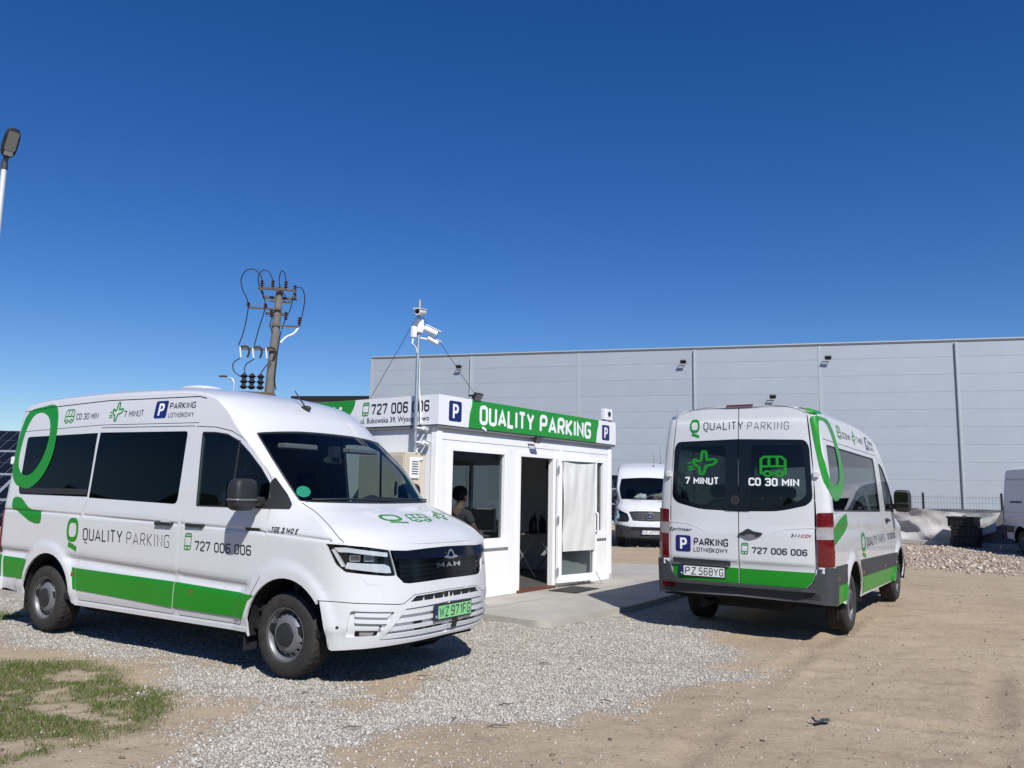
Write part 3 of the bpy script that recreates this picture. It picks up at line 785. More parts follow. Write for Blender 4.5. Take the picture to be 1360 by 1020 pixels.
        for z in (.62, 1.80):
            y = float(B(np.array(-4.56), np.array(z))[1]); x = float(B(np.array(-4.56), np.array(z))[0]); b = MB(); b.box(x-.04, x+.04, s*(abs(y)-.01), s*(abs(y)+.03), z-.045, z+.045, None, .01); b.build('hinge', 'wfilm', root)
        # headlight
        hv, hf = sh(head, (), .03, -.055, 0, ()); hl = mk('headlight', hv, hf, 'gloss', root)
        mk('light_bar', *sh(rpoly([(.56, 1.085), (.66, 1.088), (1.02, 1.045), (1.02, 1.012), (.68, 1.050), (.60, 1.050)], .006, 2), (), .03, -.012, .03, ()), 'lampwhite', hl)
        mk('light_bar', *sh(rpoly([(.655, .925), (1.00, .885), (1.05, .885), (1.035, .935), (.99, .955), (.675, .972)], .008, 2), (), .03, -.014, .03, ()), 'lampwhite', hl)
        mk('light_bar', *sh(rpoly([(.535, 1.07), (.565, 1.075), (.66, .94), (.63, .935)], .006, 2), (), .03, -.012, .03, ()), 'lampwhite', hl)
        for a_ in (.74, .86):
            p = B(np.array(a_), np.array(1.005)); n = B(np.array(a_), np.array(1.005), 1.)-p; b = MB()
            mt = Matrix.Translation(Vector(p)-Vector(n)*.035) @ Vector(n).to_track_quat('Z', 'Y').to_matrix().to_4x4()
            b.box(-.042, .042, -.026, .026, -.02, .012, mt, .006)
            if s > 0: b.v, b.f = mirror(b.v, b.f)
            b.build('projector', 'chrome', hl)
        mk('lens', *sh(head, (), .04, -.002, 0, ()), 'clear', hl)
        mk('washer_cover', *sh(rpoly([(.80, .84), (.90, .835), (.935, .795), (.84, .80)], .008, 2), (), .05, .0025, .002, ()), 'white', root)
        # mirror
        b = MB(); v, f = superbox((0, 0, 0), (.085, .125, .135), 4.2); b.add([(q[0]+(.12*(q[1])), q[1], q[2]) for q in v], f)
        mx_, my_, mk_ = (-.33, 1.195, 1.) if s < 0 else (-.42, 1.14, .75)
        mo = mk('mirror', [(q[0]+mx_, s*(my_+q[1]*mk_), q[2]+1.488) for q in b.v], b.f, 'black', root)
        v, f = superbox((0, 0, 0), (.086, .135, .012), 4); mk('mirror_indicator', [(q[0]+mx_+.003+.12*q[1], s*(my_+q[1]*mk_), q[2]+1.445) for q in v], f, 'steel', mo)
        b = MB(); b.box(mx_-.05, mx_+.05, s*.97, s*1.10, 1.39, 1.47, None, .02); b.build('mirror_arm', 'black', mo)
        v, t = fill2d(rr(-.105, -.11, .105, .11, .03), (), .1); mk('mirror_glass', [(mx_-.088+.12*q[0], s*(my_+q[0]*mk_), 1.488+q[1]) for q in v], t, 'mirror', mo)
        mk('mirror_base', *sh(rpoly([(-.36, 1.372), (-.04, 1.372), (-.035, 1.41), (-.10, 1.50), (-.225, 1.64), (-.262, 1.60), (-.25, 1.46)], .01, 2), (), .04, .006, .012, ()), 'black', root)
    # bumper with lower grille, slots and fog lamps
    lowg = rpoly([(ay(.745, .4), .362), (ay(.70, .4), .41), (ay(.54, .5), .595), (aF+.05, .610), (aF+.05, .345), (ay(.5, .4), .350)], .006, 2)
    fog = rpoly([(.70, .60), (1.065, .580), (.93, .40), (.66, .395)], .02, 3)
    upg = rpoly([(ay(.50, .65), .646), (ay(.43, .65), .688), (aF+.05, .698), (aF+.05, .646)], .004, 2)
    bclip = [p for p in bump]
    bb = [(.45, .665), (.62, .661), (.9, .648), (1.10, .633), (ay(.56, .65), .635), (ay(.44, .65), .697), (aF, .706), (aF, .325), (1.1, .315), (.75, .30), (.56, .285), (.525, .30), (.51, .40), (.485, .52)]
    b = MB()
    for v, f in both(S, bb, [lowg, fog, upg], .03, 0, .03): b.add(v, f)
    bm = mk('front_bumper', b.v, b.f, 'white', root)
    b = MB()
    for v, f in both(S, lowg, [], .04, -.03): b.add(v, f)
    for v, f in both(S, fog, [], .04, -.03): b.add(v, f)
    mk('bumper_recess', b.v, b.f, 'white', bm)
    for v, f in both(S, upg, [], .04, -.03): mk('bumper_recess', v, f, 'white', bm)
    yz = lambda y, z: (ay(abs(y), z), z)
    for z0, z1, y0, y1 in ((.548, .585, .585, .56), (.488, .522, .645, .61), (.428, .462, .69, .66), (.368, .402, .735, .705)):
        for v, f in both(S, [(ay(y0, z0), z0), (aF, z0+.006), (aF, z1+.006), (ay(y1, z1), z1)], (), .04, -.004, .03): mk('grille_rib', v, f, 'white', bm)
    for z, (ys) in ((.667, [.40, .267, .133, 0, -.133, -.267, -.40]),):
        for y in ys:
            u, t = fill2d([(y-.054, z-.019), (y+.054, z-.019), (y+.054, z+.019), (y-.054, z+.019)], (), .05); mk('air_slot', F(u[:, 0], u[:, 1], -.010), t, 'dark', bm)
    for z, ys in ((.475, [-.39, .28, .41]), (.415, [-.36, -.24, -.12, .15, .28, .41])):
        for y in ys:
            u, t = fill2d([(y-.05, z-.016), (y+.05, z-.016), (y+.045, z+.016), (y-.045, z+.016)], (), .05); mk('air_slot', F(u[:, 0], u[:, 1], -.022), t, 'dark', bm)
    for s in (-1, 1):
        def sh2(poly, off, fl, sp=.04):
            v, f = sheet(B, poly, (), sp, off, fl); return mirror(v, f) if s > 0 else (v, f)
        for z0, z1 in ((.555, .585), (.505, .535)): mk('fog_slat', *sh2(rpoly([(.735, z0), (1.00, z0-.015), (1.03, z1-.015), (.735, z1)], .006, 2), -.006, .025), 'white', bm)
        fl = mk('fog_light', *sh2(rpoly([(.735, .40), (.90, .395), (.925, .43), (.735, .435)], .006, 2), -.012, .015), 'gloss', bm)
        mk('lens', *sh2(rpoly([(.77, .405), (.87, .402), (.89, .424), (.77, .428)], .006, 2), -.009, .003), 'whitelens', fl)
        for a_, z_ in ((.60, .47), (.935, .475)):
            mk('parking_sensor', *sh2(circ(a_, z_, .012, 12), .003, .003, .02), 'black' if a_ < .7 else 'greyplastic', bm)
    u, t = fill2d([(-.035, .375), (.045, .375), (.045, .455), (-.035, .455)], (), .05); mk('radar_cover', F(u[:, 0]+.08, u[:, 1], .004), t, 'black', bm)
    # radiator grille
    b = MB()
    g2 = [(x, z) for x, z in gril]; g2 = [(min(x, aF), z) for x, z in g2]
    for v, f in both(S, g2, [], .04, -.035): b.add(v, f)
    gr = mk('grille', b.v, b.f, 'gloss', root)
    for z0, z1 in ((.806, .832), (.842, .868), (.878, .904), (.914, .940), (.950, .976)):
        for v, f in both(S, [(1.13, z0), (aF, z0+.002), (aF, z1+.002), (1.12, z1)], (), .06, -.006, .028): mk('grille_bar', v, f, 'gloss', gr)
    cap = lambda u, v, o: B(u, v, .003+(1.064-np.asarray(v, float))*.42+o)
    v, f = sheet(cap, [(1.072, .990), (1.35, .982), (aF, .978), (aF, 1.064), (1.45, 1.060), (1.2, 1.050), (1.046, 1.052)], (), .03, 0, .035)
    for v, f in ((v, f), mirror(v, f)): mk('grille_cap', v, f, 'gloss', gr)
    for ch_, y0_, y1_ in (('M', -.165, -.055), ('A', -.04, .06), ('N', .075, .175)): lettering(ch_, (y0_, .893), (y1_, .893), (y0_, .940), F, 'chrome', gr, .24, .012)
    u, t = fill2d(smooth_poly([(-.105, .985), (-.05, .972), (0, .968), (.05, .972), (.105, .985), (.055, 1.0), (.03, 1.035), (0, 1.05), (-.03, 1.035), (-.055, 1.0)], 3), [smooth_poly([(-.035, .992), (0, .985), (.035, .992), (.02, 1.02), (0, 1.032), (-.02, 1.02)], 3)], .02); mk('emblem', F(u[:, 0], u[:, 1], .046), t, 'chrome', gr)
    plate(F, .04, .528, .53, .112, ('WZ', '971FG'), 'plate_g', root, 1)
    # windshield with a black frit border, wipers, sticker
    tm = tmap(S)
    w_in = [(s_*.97+.118, v_*.965) for s_, v_ in wind]
    v, f = sheet(tm, wind, (), .2, -.004); ws = mk('windshield', v, f, 'wind', root)
    v, f = sheet(tm, wind, [w_in], .08, -.0025); mk('windshield_border', v, f, 'black', ws)
    p = tm(np.array(3.36), np.array(tv(-.87)), -.008); b = MB(); n = tm(np.array(3.36), np.array(tv(-.87)), 1.)-tm(np.array(3.36), np.array(tv(-.87)), 0.)
    mt = Matrix.Translation(Vector(p)) @ Vector(n).to_track_quat('Z', 'Y').to_matrix().to_4x4(); b.lathe([(0, 0), (.06, 0), (.06, .001), (0, .001)], 24, 'z', (0, 0, 0), mt); b.build('sticker', 'sticker', ws)
    for t0, t1 in ((-.88, .0), (-.1, .80)):
        pts = [tm(np.array(3.06+.05*math.sin(k/8*3.1)), np.array(tv(t0+(t1-t0)*k/8)), .02) for k in range(9)]
        b = MB(); b.tube(pts, .009, 6); b.build('wiper', 'black', ws)
    u, t = fill2d([(3.0, tv(-.93)), (3.07, tv(-.93)), (3.09, 0), (3.07, tv(.93)), (3.0, tv(.93)), (2.97, 0)], (), .12); mk('cowl', tm(u[:, 0], u[:, 1], .002), t, 'black', ws)
    # bonnet seam as a narrow dark joint
    for s in (-1, 1):
        b = MB(); pts = [tm(np.array(x), np.array(s*tv(.962)), .0005) for x in np.linspace(0.02, 2.95, 24)]; b.tube(pts, .0035, 5); b.build('bonnet_seam', 'dark', body)
        b = MB(); pts = [S.BN(np.array(x), np.array(float(np.interp(x, [-4.5, -3.84, -2.86, -1.35, -1.25], [2.36, 2.398, 2.425, 2.40, 2.375]))), .0) for x in np.linspace(-4.5, -1.26, 30)]
        pts = [(q[0], q[1]*(-s), q[2]) for q in pts]; b.tube(pts, .005, 5); b.build('roof_seam', 'dark', body)
        b = MB(); pts = [S.BN(np.array(x), np.array(float(np.interp(x, [-4.4, -2.88, -1.34], [2.13, 2.165, 2.145]))), -.001) for x in np.linspace(-4.4, -1.3, 30)]
        pts = [(q[0], q[1]*(-s), q[2]) for q in pts]; b.tube(pts, .0035, 5); b.build('roof_seam', 'dark', body)
    # roof antenna and dome
    p = S.T(np.array(6.25), np.array(0.)); b = MB(); v, f = superbox((0, 0, 0), (.07, .03, .03), 2.5, (14, 8)); b.add([(q[0]+p[0], q[1]+p[1], q[2]+p[2]+.01) for q in v], f)
    b.tube([(p[0], p[1], p[2]+.02), (p[0]-.16, p[1]-.01, p[2]+.20)], [.009, .005], 6); b.build('antenna', 'black', root, True, 50)
    p = S.T(np.array(8.3), np.array(-.45)); v, f = superbox((0, 0, 0), (.22, .18, .03), 2.4); mk('roof_vent', [(q[0]+p[0], q[1]+p[1], q[2]+p[2]+.005) for q in v], f, 'white', root)
    # rear doors' window, bumper
    u, t = fill2d(rr(-.74, 1.40, .74, 2.06, .08), [rr(-.03, 1.3, .03, 2.2, .01)], .08); mk('rear_window', S.rearmap(u[:, 0], u[:, 1], .004), t, 'privacy', root)
    b = MB()
    for v, f in both(S, [(aR, .40), (-4.40, .39), (-4.40, .52), (aR, .56)], (), .05, .035, .06): b.add(v, f)
    mk('rear_bumper', b.v, b.f, 'white', root)
    # underbody, wheels, interior
    b = MB(); b.box(-4.55, .62, -.93, .93, .36, .42); b.box(-3.2, -.5, -.75, .75, .24, .36).box(.45, .80, -.6, .6, .26, .40); b.build('underbody', 'dark', root)
    for cx in (.06, -3.50): well(root, S, cx, .455)
    for x in S.wheels:
        for y in (-.835, .835): add_wheel(root, x, y, 0)
    for x in (-.47, -3.99):
        for s in (-1, 1): b = MB(); b.box(x, x+.012, s*.72, s*.97, .17, .50); b.build('mud_flap', 'black', root)
    b = MB(); b.box(-4.5, .1, -.90, .90, .50, .56); b.box(-.02, .03, -.85, .85, .5, 1.2); b.build('floor', 'dash', root)
    v, f = superbox((-.02, 0, 1.22), (.33, .86, .20), 3.2, (28, 12)); d = mk('dashboard', [(q[0], q[1], q[2]+(.06 if q[1] > .1 and q[2] > 1.3 and q[0] < 0 else 0)) for q in v], f, 'dash', root)
    b = MB(); ring = []
    for k in range(25):
        a = 2*math.pi*k/24; ring.append((-.42+.10*math.sin(a), .42+.19*math.cos(a), 1.32+.16*math.sin(a)))
    b.tube(ring, .016, 8, False); b.tube([(-.42, .24, 1.32), (-.42, .60, 1.32)], .02, 6).tube([(-.42, .42, 1.32), (-.25, .42, 1.2)], .03, 6); b.build('steering_wheel', 'dash', root, True)
    seat(root, -.95, .45); seat(root, -.95, -.50); seat(root, -.95, -.06, .20)
    for x in (-2.0, -2.8, -3.6):
        for y in (-.62, -.15, .55): seat(root, x, y, .21, -.02)
    pz = S.T(np.array(4.55), np.array(.0)); b = MB(); b.add(*superbox((pz[0]-.12, .05, pz[2]-.16), (.025, .12, .035), 4, (14, 8))); b.box(pz[0]-.14, pz[0]-.06, .0, .09, pz[2]-.13, pz[2]-.02); b.build('interior_mirror', 'dash', root)
    for s in (-1, 1):
        q = tm(np.array(4.55), np.array(tv(s*.45)), -.06); b = MB(); b.box(q[0]-.12, q[0]+.0, q[1]-.2, q[1]+.2, q[2]-.02, q[2]+.03, None, .01); b.build('sun_visor', 'lining', root)
    # ---- livery, right side (seen) and left side alike
    Bt = lambda u, v, o=0.: B(u, v, o)
    def ring(outer, inner, m, name): v, f = sheet(Bt, smooth_poly(outer, 3), [smooth_poly(inner, 3)], .05, .0024, 0, zr); mk(name, v, f, m, root)
    ring([(-3.895, 2.425), (-3.777, 2.351), (-3.711, 2.177), (-3.691, 1.993), (-3.71, 1.838), (-3.798, 1.671), (-3.944, 1.541), (-4.119, 1.49), (-4.333, 1.531), (-4.44, 1.616), (-4.511, 1.736), (-4.517, 1.885), (-4.475, 2.033), (-4.435, 2.223), (-4.395, 2.33), (-4.30, 2.385), (-4.106, 2.408)],
         [(-4.082, 2.34), (-3.944, 2.29), (-3.87, 2.200), (-3.837, 2.074), (-3.854, 1.918), (-3.927, 1.775), (-4.037, 1.671), (-4.159, 1.633), (-4.281, 1.663), (-4.358, 1.743), (-4.38, 1.843), (-4.369, 1.991), (-4.346, 2.126), (-4.298, 2.247), (-4.219, 2.325)], 'green', 'logo_ring')
    v, f = sheet(Bt, smooth_poly([(-4.329, 1.383), (-4.172, 1.386), (-4.005, 1.297), (-3.889, 1.264), (-3.731, 1.247), (-3.721, 1.128), (-3.899, 1.134), (-4.044, 1.184), (-4.202, 1.24), (-4.316, 1.264)], 3), (), .02, .0024, 0, zr); mk('logo_tail', v, f, 'green', root)
    icon(ic_q(.085), (-3.20, .895), (-2.985, .895), (-3.20, 1.19), Bt, 'green', root, name='logo')
    lettering('QUALITY', (-2.895, .985), (-2.222, .985), (-2.905, 1.108), Bt, 'ink', root, .115)
    lettering('PARKING', (-2.155, .983), (-1.492, .978), (-2.163, 1.100), Bt, 'ink', root, .065, gap=.3)
    icon(ic_phone(), (-1.285, .975), (-1.18, .975), (-1.275, 1.125), Bt, 'green', root)
    lettering('727 006 006', (-1.125, .975), (-.378, .970), (-1.13, 1.062), Bt, 'ink', root, .14)
    icon(ic_bus(.04), (-3.61, 2.20), (-3.425, 2.20), (-3.61, 2.355), Bt, 'green', root); lettering('CO 30 MIN', (-3.38, 2.235), (-2.97, 2.235), (-3.39, 2.303), Bt, 'ink', root, .13)
    icon(ic_plane(.055), (-2.775, 2.20), (-2.545, 2.20), (-2.775, 2.395), Bt, 'green', root); lettering('7 MINUT', (-2.52, 2.235), (-2.19, 2.235), (-2.53, 2.303), Bt, 'ink', root, .13)
    parking_sign((-2.02, 2.205), (-1.825, 2.205), (-2.02, 2.38), Bt, root)
    lettering('PARKING', (-1.79, 2.292), (-1.395, 2.288), (-1.80, 2.355), Bt, 'ink', root, .15); lettering('LOTNISKOWY', (-1.79, 2.208), (-1.40, 2.203), (-1.795, 2.255), Bt, 'ink', root, .13)
    lettering('TGE 3.140 E', (-.155, 1.186), (.158, 1.176), (-.155, 1.224), Bt, 'ink', root, .2, .004)
    mT = lambda u, v, o=0.: S.TN(u, v, o)
    icon(ic_q(.07), (1.28, -.47), (1.28, -.18), (1.85, -.47), mT, 'green', root, .003, 'logo'); icon(ic_bus(.035), (1.28, -.12), (1.28, .20), (1.87, -.08), mT, 'green', root, .003); icon(ic_plane(.045), (1.35, .33), (1.42, .62), (2.0, .35), mT, 'green', root, .003)
    return root
v1 = thing('passenger_van', 'white electric minibus with green livery, black grille and green number plate', 'van', (-1.3386, 7.6812, 0), -.5563, None)
build_tge(v1)
# ---------------------------------------------------------------- high-roof vans of the second kind
def build_spr(root, paint='white2', livery=True, windows=True):
    S = SPR; B = S.BN; F = S.frontmap; Rm = S.rearmap; aF = S.a_front; aR = S.a_rear
    ay = lambda y, z=.8: S.a_of_y(y, True, z); ar = lambda y, z=.8: S.a_of_y(y, False, z)
    bottom = [(aR, .44), (-1.0, .42), (-.60, .40)] + arc(.02, .36, .46, .36) + [(.50, .36), (3.20, .34)] + arc(3.70, .36, .455, .34) + [(4.17, .32), (4.4, .31), (aF, .31)]
    out = belt_outline(S, bottom)
    rd = [(aR-.1, .575), (ar(.72, .58), .576), (ar(.80, .64), .644), (ar(.827, .8), .81), (ar(.825, 1.77), 1.77), (ar(.763, 2.48), 2.47), (ar(.73, 2.5), 2.53), (ar(.66, 2.5), 2.565), (aR-.1, 2.575)]
    door = rpoly([(2.42, .42), (3.20, .42), (3.27, .60), (3.42, .82), (3.46, 1.1), (3.45, 1.44), (3.40, 1.57), (3.20, 1.78), (2.90, 2.02), (2.76, 2.09), (2.60, 2.13), (2.40, 2.14), (2.42, 1.3)], .02, 2)
    dwin = rpoly([(2.53, 1.375), (3.38, 1.36), (3.36, 1.50), (3.15, 1.735), (2.86, 1.965), (2.72, 2.035), (2.51, 2.07)], .025, 2)
    swin = rpoly([(-.955, 1.405), (2.10, 1.37), (2.12, 2.118), (-.865, 2.145)], .05, 4)
    head = rpoly([(ay(.63, .8), .735), (ay(.60, .8), .83), (ay(.66, .9), .98), (4.20, 1.13), (4.10, 1.145), (4.06, 1.05), (4.11, .80), (4.20, .725)], .03, 3)
    gril = [(ay(.50, .8), .775), (ay(.62, .95), 1.035), (ay(.4, 1), 1.055), (aF+.1, 1.06), (aF+.1, .755)]
    wind = [(s_, tv(t)) for s_, t in rpoly([(3.03, -.96), (3.05, 0), (3.03, .96), (3.9, .93), (4.86, .885), (4.92, 0), (4.86, -.885), (3.9, -.93)], .05, 3)]
    zl_ = lambda x: float(np.interp(x, [-1.2, 0, 2.5, 3.6], [1.22, 1.225, 1.13, 1.08]))
    zr = [(lambda x, d=d: zl_(x)+d) for d in (-.014, 0., .014)]
    holes = [door, rd, head, gril] + ([swin] if windows else [])
    body = shell(S, root, out, holes, paint, wind, zr, .05)
    lining(S, root, [(-1.0, .88), (3.46, .88), (3.46, 1.3), (3.70, 1.36), (3.36, 1.68), (2.96, 2.02), (2.48, 2.33), (2.0, 2.40), (-1.0, 2.44)], [dwin]+([swin] if windows else []), wind)
    for s in (-1, 1):
        def sh(poly, hl=(), sp=.05, off=0., fl=.02, rows=zr, fn=B):
            v, f = sheet(fn, poly, hl, sp, off, fl, rows); return mirror(v, f) if s > 0 else (v, f)
        d = mk('door', *sh(inset(door, .008), [dwin]), paint, root)
        pane('window', S, dwin, 'side', d, s); mk('window_seal', *sh(dwin, [inset(dwin, .022)], .05, .003, .006, ()), 'black', d)
        b = MB(); y = float(B(np.array(2.60), np.array(1.24))[1]); b.box(2.48, 2.72, s*(abs(y)+.008), s*(abs(y)+.04), 1.225, 1.26, None, .01).box(2.50, 2.70, s*(abs(y)-.01), s*(abs(y)+.01), 1.215, 1.27, None, .004); b.build('handle', 'black', d)
        if windows:
            w = pane('window', S, swin, 'sideg2', root, s); mk('window_seal', *sh(swin, [inset(swin, .018)], .05, .002, .004, ()), 'black', w)
        # grey rubbing strip, each length of it a piece
        g = 'greyplastic'
        for x0, x1 in ((.50, 2.415), (2.425, 3.30)):
            zt0, zt1 = .812-.02*x0, .812-.02*x1; zb0, zb1 = .60-.014*x0, .60-.014*x1
            mk('rubbing_strip', *sh([(x0, zb0), (x1, zb1), (x1+(.06 if x1 > 3 else 0), zt1), (x0, zt0)], (), .06, .008, .01, ()), g, root)
        mk('side_marker', *sh(rr(.60, .62, .66, .655, .008), (), .05, .014, .006, ()), 'amber', root); mk('side_marker', *sh(rr(2.28, .60, 2.34, .635, .008), (), .05, .014, .006, ()), 'amber', root)
        if livery:
            for pl in ([(.48, .395), (2.41, .365), (2.415, .562), (.50, .59)], [(2.425, .365), (3.20, .36), (3.24, .50), (3.28, .55), (2.43, .562)], [(-.95, .39), (-.60, .395), (-.45, .42), (-.44, .595), (-.95, .60)]):
                mk('green_stripe', *sh(pl, (), .025, .007, .004, ()), 'green', root)
            b = MB(); b.add(*superbox((3.10, s*.955, .40), (.14, .05, .065), 5)); b.build('step', 'green', root, True)
        # tail light with a white band
        tl = mk('tail_light', *sh(rpoly([(-1.245, .812), (-1.06, .82), (-1.035, 1.395), (-1.235, 1.385)], .02, 3), (), .04, .014, .018, ()), 'redlens', root)
        mk('reverse_light', *sh([(-1.243, 1.10), (-1.063, 1.105), (-1.055, 1.238), (-1.240, 1.232)], (), .04, .0165, .003, ()), 'whitelens', tl)
        for z0, z1, m in ((.905, .925, 'redlens'), (.955, .972, 'redlens'), (1.30, 1.315, 'redlens')): mk('lamp_ridge', *sh([(-1.24, z0), (-1.066, z0+.004), (-1.064, z1+.004), (-1.238, z1)], (), .05, .018, .003, ()), m, tl)
        for z in (1.80, .775):
            p = B(np.array(-1.20), np.array(z)); b = MB(); b.box(p[0]-.035, p[0]+.09, s*(abs(p[1])-.03), s*(abs(p[1])+.03), z-.033, z+.033, None, .006)
            h = b.build('hinge', paint, root); b = MB()
            for k in (-.0, .045): b.box(p[0]+k-.008, p[0]+k+.008, s*(abs(p[1])+.0285), s*(abs(p[1])+.0315), z-.012, z+.014)
            b.build('hinge_bolt', 'black', h)
        # rear door
        sgn = s
        def rp(poly, hl=(), sp=.05, off=0., fl=.02):
            poly = [(p[0]*s, p[1]) for p in poly]; hl = [[(p[0]*s, p[1]) for p in h] for h in hl]
            return sheet(lambda u, v, o: Rm(u, v, o), poly, hl, sp, off, fl, (.80, .815, .83, .845, 2.40, 2.415, 2.43))
        dr = [(.006, .58), (.715, .581), (.792, .648), (.82, .81), (.819, 1.77), (.757, 2.465), (.722, 2.525), (.655, 2.56), (.006, 2.57)]
        win = rpoly([(.004, 1.380), (.45, 1.392), (.745, 1.462), (.81, 1.53), (.783, 2.11), (.74, 2.185), (.004, 2.205)], [.0, .1, .08, .05, .05, .05, 0], 3)
        rdoor = mk('rear_door', *rp(dr, [win]), paint, root)
        gl = mk('rear_window', *rp(win, (), .08, -.003, 0), 'rearg', rdoor)
        frit_in = rpoly([(.15, 1.50), (.45, 1.44), (.69, 1.52), (.745, 1.58), (.72, 2.08), (.68, 2.125), (.15, 2.135)], .05, 3)
        mk('window_border', *rp(win, [frit_in], .06, -.0015, 0), 'gloss', gl)
        if livery:
            mk('green_stripe', *rp([(.008, .582), (.712, .583), (.788, .65), (.812, .748), (.008, .748)], (), .05, .0025, 0), 'green', rdoor)
        b = MB(); b.box(-1.255, -1.20, s*.02, s*.80, .50, .56)
        # headlight and mirror
        hl_ = mk('headlight', *sh(head, (), .05, -.05, 0, ()), 'dark', root)
        for a_, z_, r_ in ((4.28, .90, .085), (4.22, 1.02, .06)):
            p = B(np.array(a_), np.array(z_)); n = B(np.array(a_), np.array(z_), 1.)-p; mt = Matrix.Translation(Vector(p)-Vector(n)*.035) @ Vector(n).to_track_quat('Z', 'Y').to_matrix().to_4x4()
            b = MB(); b.lathe([(0, -.02), (r_*.5, -.01), (r_, .02), (r_*.95, .02)], 18, 'z', (0, 0, 0), mt)
            if s > 0: b.v, b.f = mirror(b.v, b.f)
            b.build('reflector', 'chrome', hl_, True)
        mk('lens', *sh(head, (), .05, 0., 0, ()), 'clear', hl_)
        v, f = superbox((0, 0, 0), (.08, .115, .165), 4.5); mo = mk('mirror', [(q[0]+3.12+.1*q[1], s*(1.145+q[1]), q[2]+1.525) for q in v], f, 'black', root)
        for z0, z1 in ((-.02, .13), (-.13, -.045)):
            u, t = fill2d(rr(-.088, z0, .088, z1, .025), (), .1); mk('mirror_glass', [(3.12-.085+.1*q[0], s*(1.145+q[0]), 1.525+q[1]) for q in u], t, 'mirror', mo)
        b = MB(); b.box(3.08, 3.18, s*.93, s*1.06, 1.40, 1.48, None, .02); b.build('mirror_arm', 'black', mo)
        mk('mirror_base', *sh(rpoly([(3.13, 1.35), (3.52, 1.35), (3.50, 1.42), (3.38, 1.56), (3.30, 1.58)], .01, 2), (), .05, .006, .012, ()), 'black', root)
    # rear bumper with step, reflectors and lamp pocket
    b = MB()
    bp = [(aR, .46), (ar(.70, .5), .432), (-1.10, .415), (-.945, .42), (-.945, .802), (-1.225, .802), (-1.262, .70), (ar(.800, .64), .645), (ar(.725, .6), .580), (aR, .575)]
    for v, f in both(S, bp, (), .04, .035, .05): b.add(v, f)
    rb = mk('rear_bumper', b.v, b.f, 'greyplastic', root)
    b = MB(); xx = -1.245
    v, f = fill2d([(-.86, -1.30), (-.80, -1.27), (.80, -1.27), (.86, -1.30), (.86, -1.15), (-.86, -1.15)], (), 9, (), False)
    b.prism([(-.83, -1.225), (-.70, -1.262), (.70, -1.262), (.83, -1.225), (.83, -1.15), (-.83, -1.15)], .03, lambda u, w, h: (w, u, .548+h)); b.build('bumper_step', 'greyplastic', rb)
    for v, f in both(S, rpoly([(ar(.93, .5), .495), (ar(.76, .5), .495), (ar(.76, .5), .555), (ar(.93, .5), .56)], .008, 2), (), .04, .040, .004): pass
    for s, nme, m in ((1, 'reflector', 'redlens'), (-1, 'tow_eye_cover', 'black')):
        poly = rpoly([(ar(.915, .5), .492), (ar(.765, .5), .480), (ar(.765, .5), .535), (ar(.915, .5), .548)], .008, 2) if s > 0 else rpoly([(ar(.86, .5), .468), (ar(.70, .5), .472), (ar(.70, .5), .525), (ar(.86, .5), .525)], .012, 2)
        v, f = sheet(B, poly, (), .04, .039, .004)
        if s > 0: v, f = mirror(v, f)
        mk(nme, v, f, m, rb)
    # grey pieces behind the rear wheels
    for s in (-1, 1):
        v, f = sheet(B, [(-.95, .605), (-.445, .60), (-.40, .70), (-.36, .805), (-.95, .812)], (), .05, .014, .016)
        if s > 0: v, f = mirror(v, f)
        mk('rubbing_strip', v, f, 'greyplastic', root)
        v, f = sheet(B, rr(-.90, .66, -.84, .70, .008), (), .05, .02, .006)
        if s > 0: v, f = mirror(v, f)
        mk('side_marker', v, f, 'amber', root)
    # plate, lamp bar, brake light, handle
    rf = lambda u, v, o=0.: Rm(u, v, o)
    v, f = sheet(rf, rpoly([(.10, .765), (.785, .768), (.79, .826), (.10, .82)], .01, 2), (), .05, .03, .035); mk('plate_lamp_bar', v, f, 'greyplastic', root)
    plate(Rm, .437, .684, .53, .112, ('PZ', '568YG'), 'plate', root, -1, .014)
    v, f = sheet(rf, rpoly([(-.17, 2.588), (.14, 2.588), (.14, 2.606), (-.17, 2.606)], .004, 2), (), .05, .02, .03); mk('brake_light', v, f, 'redlens', root)
    v, f = sheet(rf, smooth_poly([(.0, 1.125), (-.05, 1.155), (-.11, 1.19), (-.17, 1.165), (-.262, 1.15), (-.262, 1.13), (-.2, 1.10), (-.13, 1.092), (-.06, 1.11)], 3), (), .03, .02, .02); hd = mk('rear_handle', v, f, 'black', root)
    v, f = sheet(rf, circ(-.135, 1.11, .06, 20, .022), (), .03, .022, .003); mk('handle_pad', v, f, 'steel', hd)
    v, f = sheet(rf, rpoly([(.165, 1.39), (-.145, 1.388), (-.135, 1.54), (-.10, 1.605), (.12, 1.60), (.165, 1.56)], .03, 3), (), .05, .012, .015); cv = mk('camera_cover', v, f, 'gloss', root)
    b = MB(); b.lathe([(0, .015), (.05, .015), (.055, .0)], 20, 'x', (float(Rm(np.array(.03), np.array(1.5))[0])-.026, .03, 1.505)); b.build('camera_ring', 'black', cv, True)
    # front: grille with slats and star, plastic bumper, plate
    b = MB()
    for v, f in both(S, [(min(x, aF), z) for x, z in gril], (), .06, -.03): b.add(v, f)
    gr = mk('grille', b.v, b.f, 'black', root)
    for z in (.80, .855, .91, .965, 1.02):
        w_ = float(np.interp(z, [.77, 1.03], [.50, .60]))-.02
        u, t = fill2d([(-w_, z), (w_, z), (w_, z+.016), (-w_, z+.016)], (), .06, (), False); u, t = fill2d([(-w_, z), (w_, z), (w_, z+.016), (-w_, z+.016)], (), .05); mk('grille_bar', F(u[:, 0], u[:, 1], -.008), t, 'greyplastic', gr)
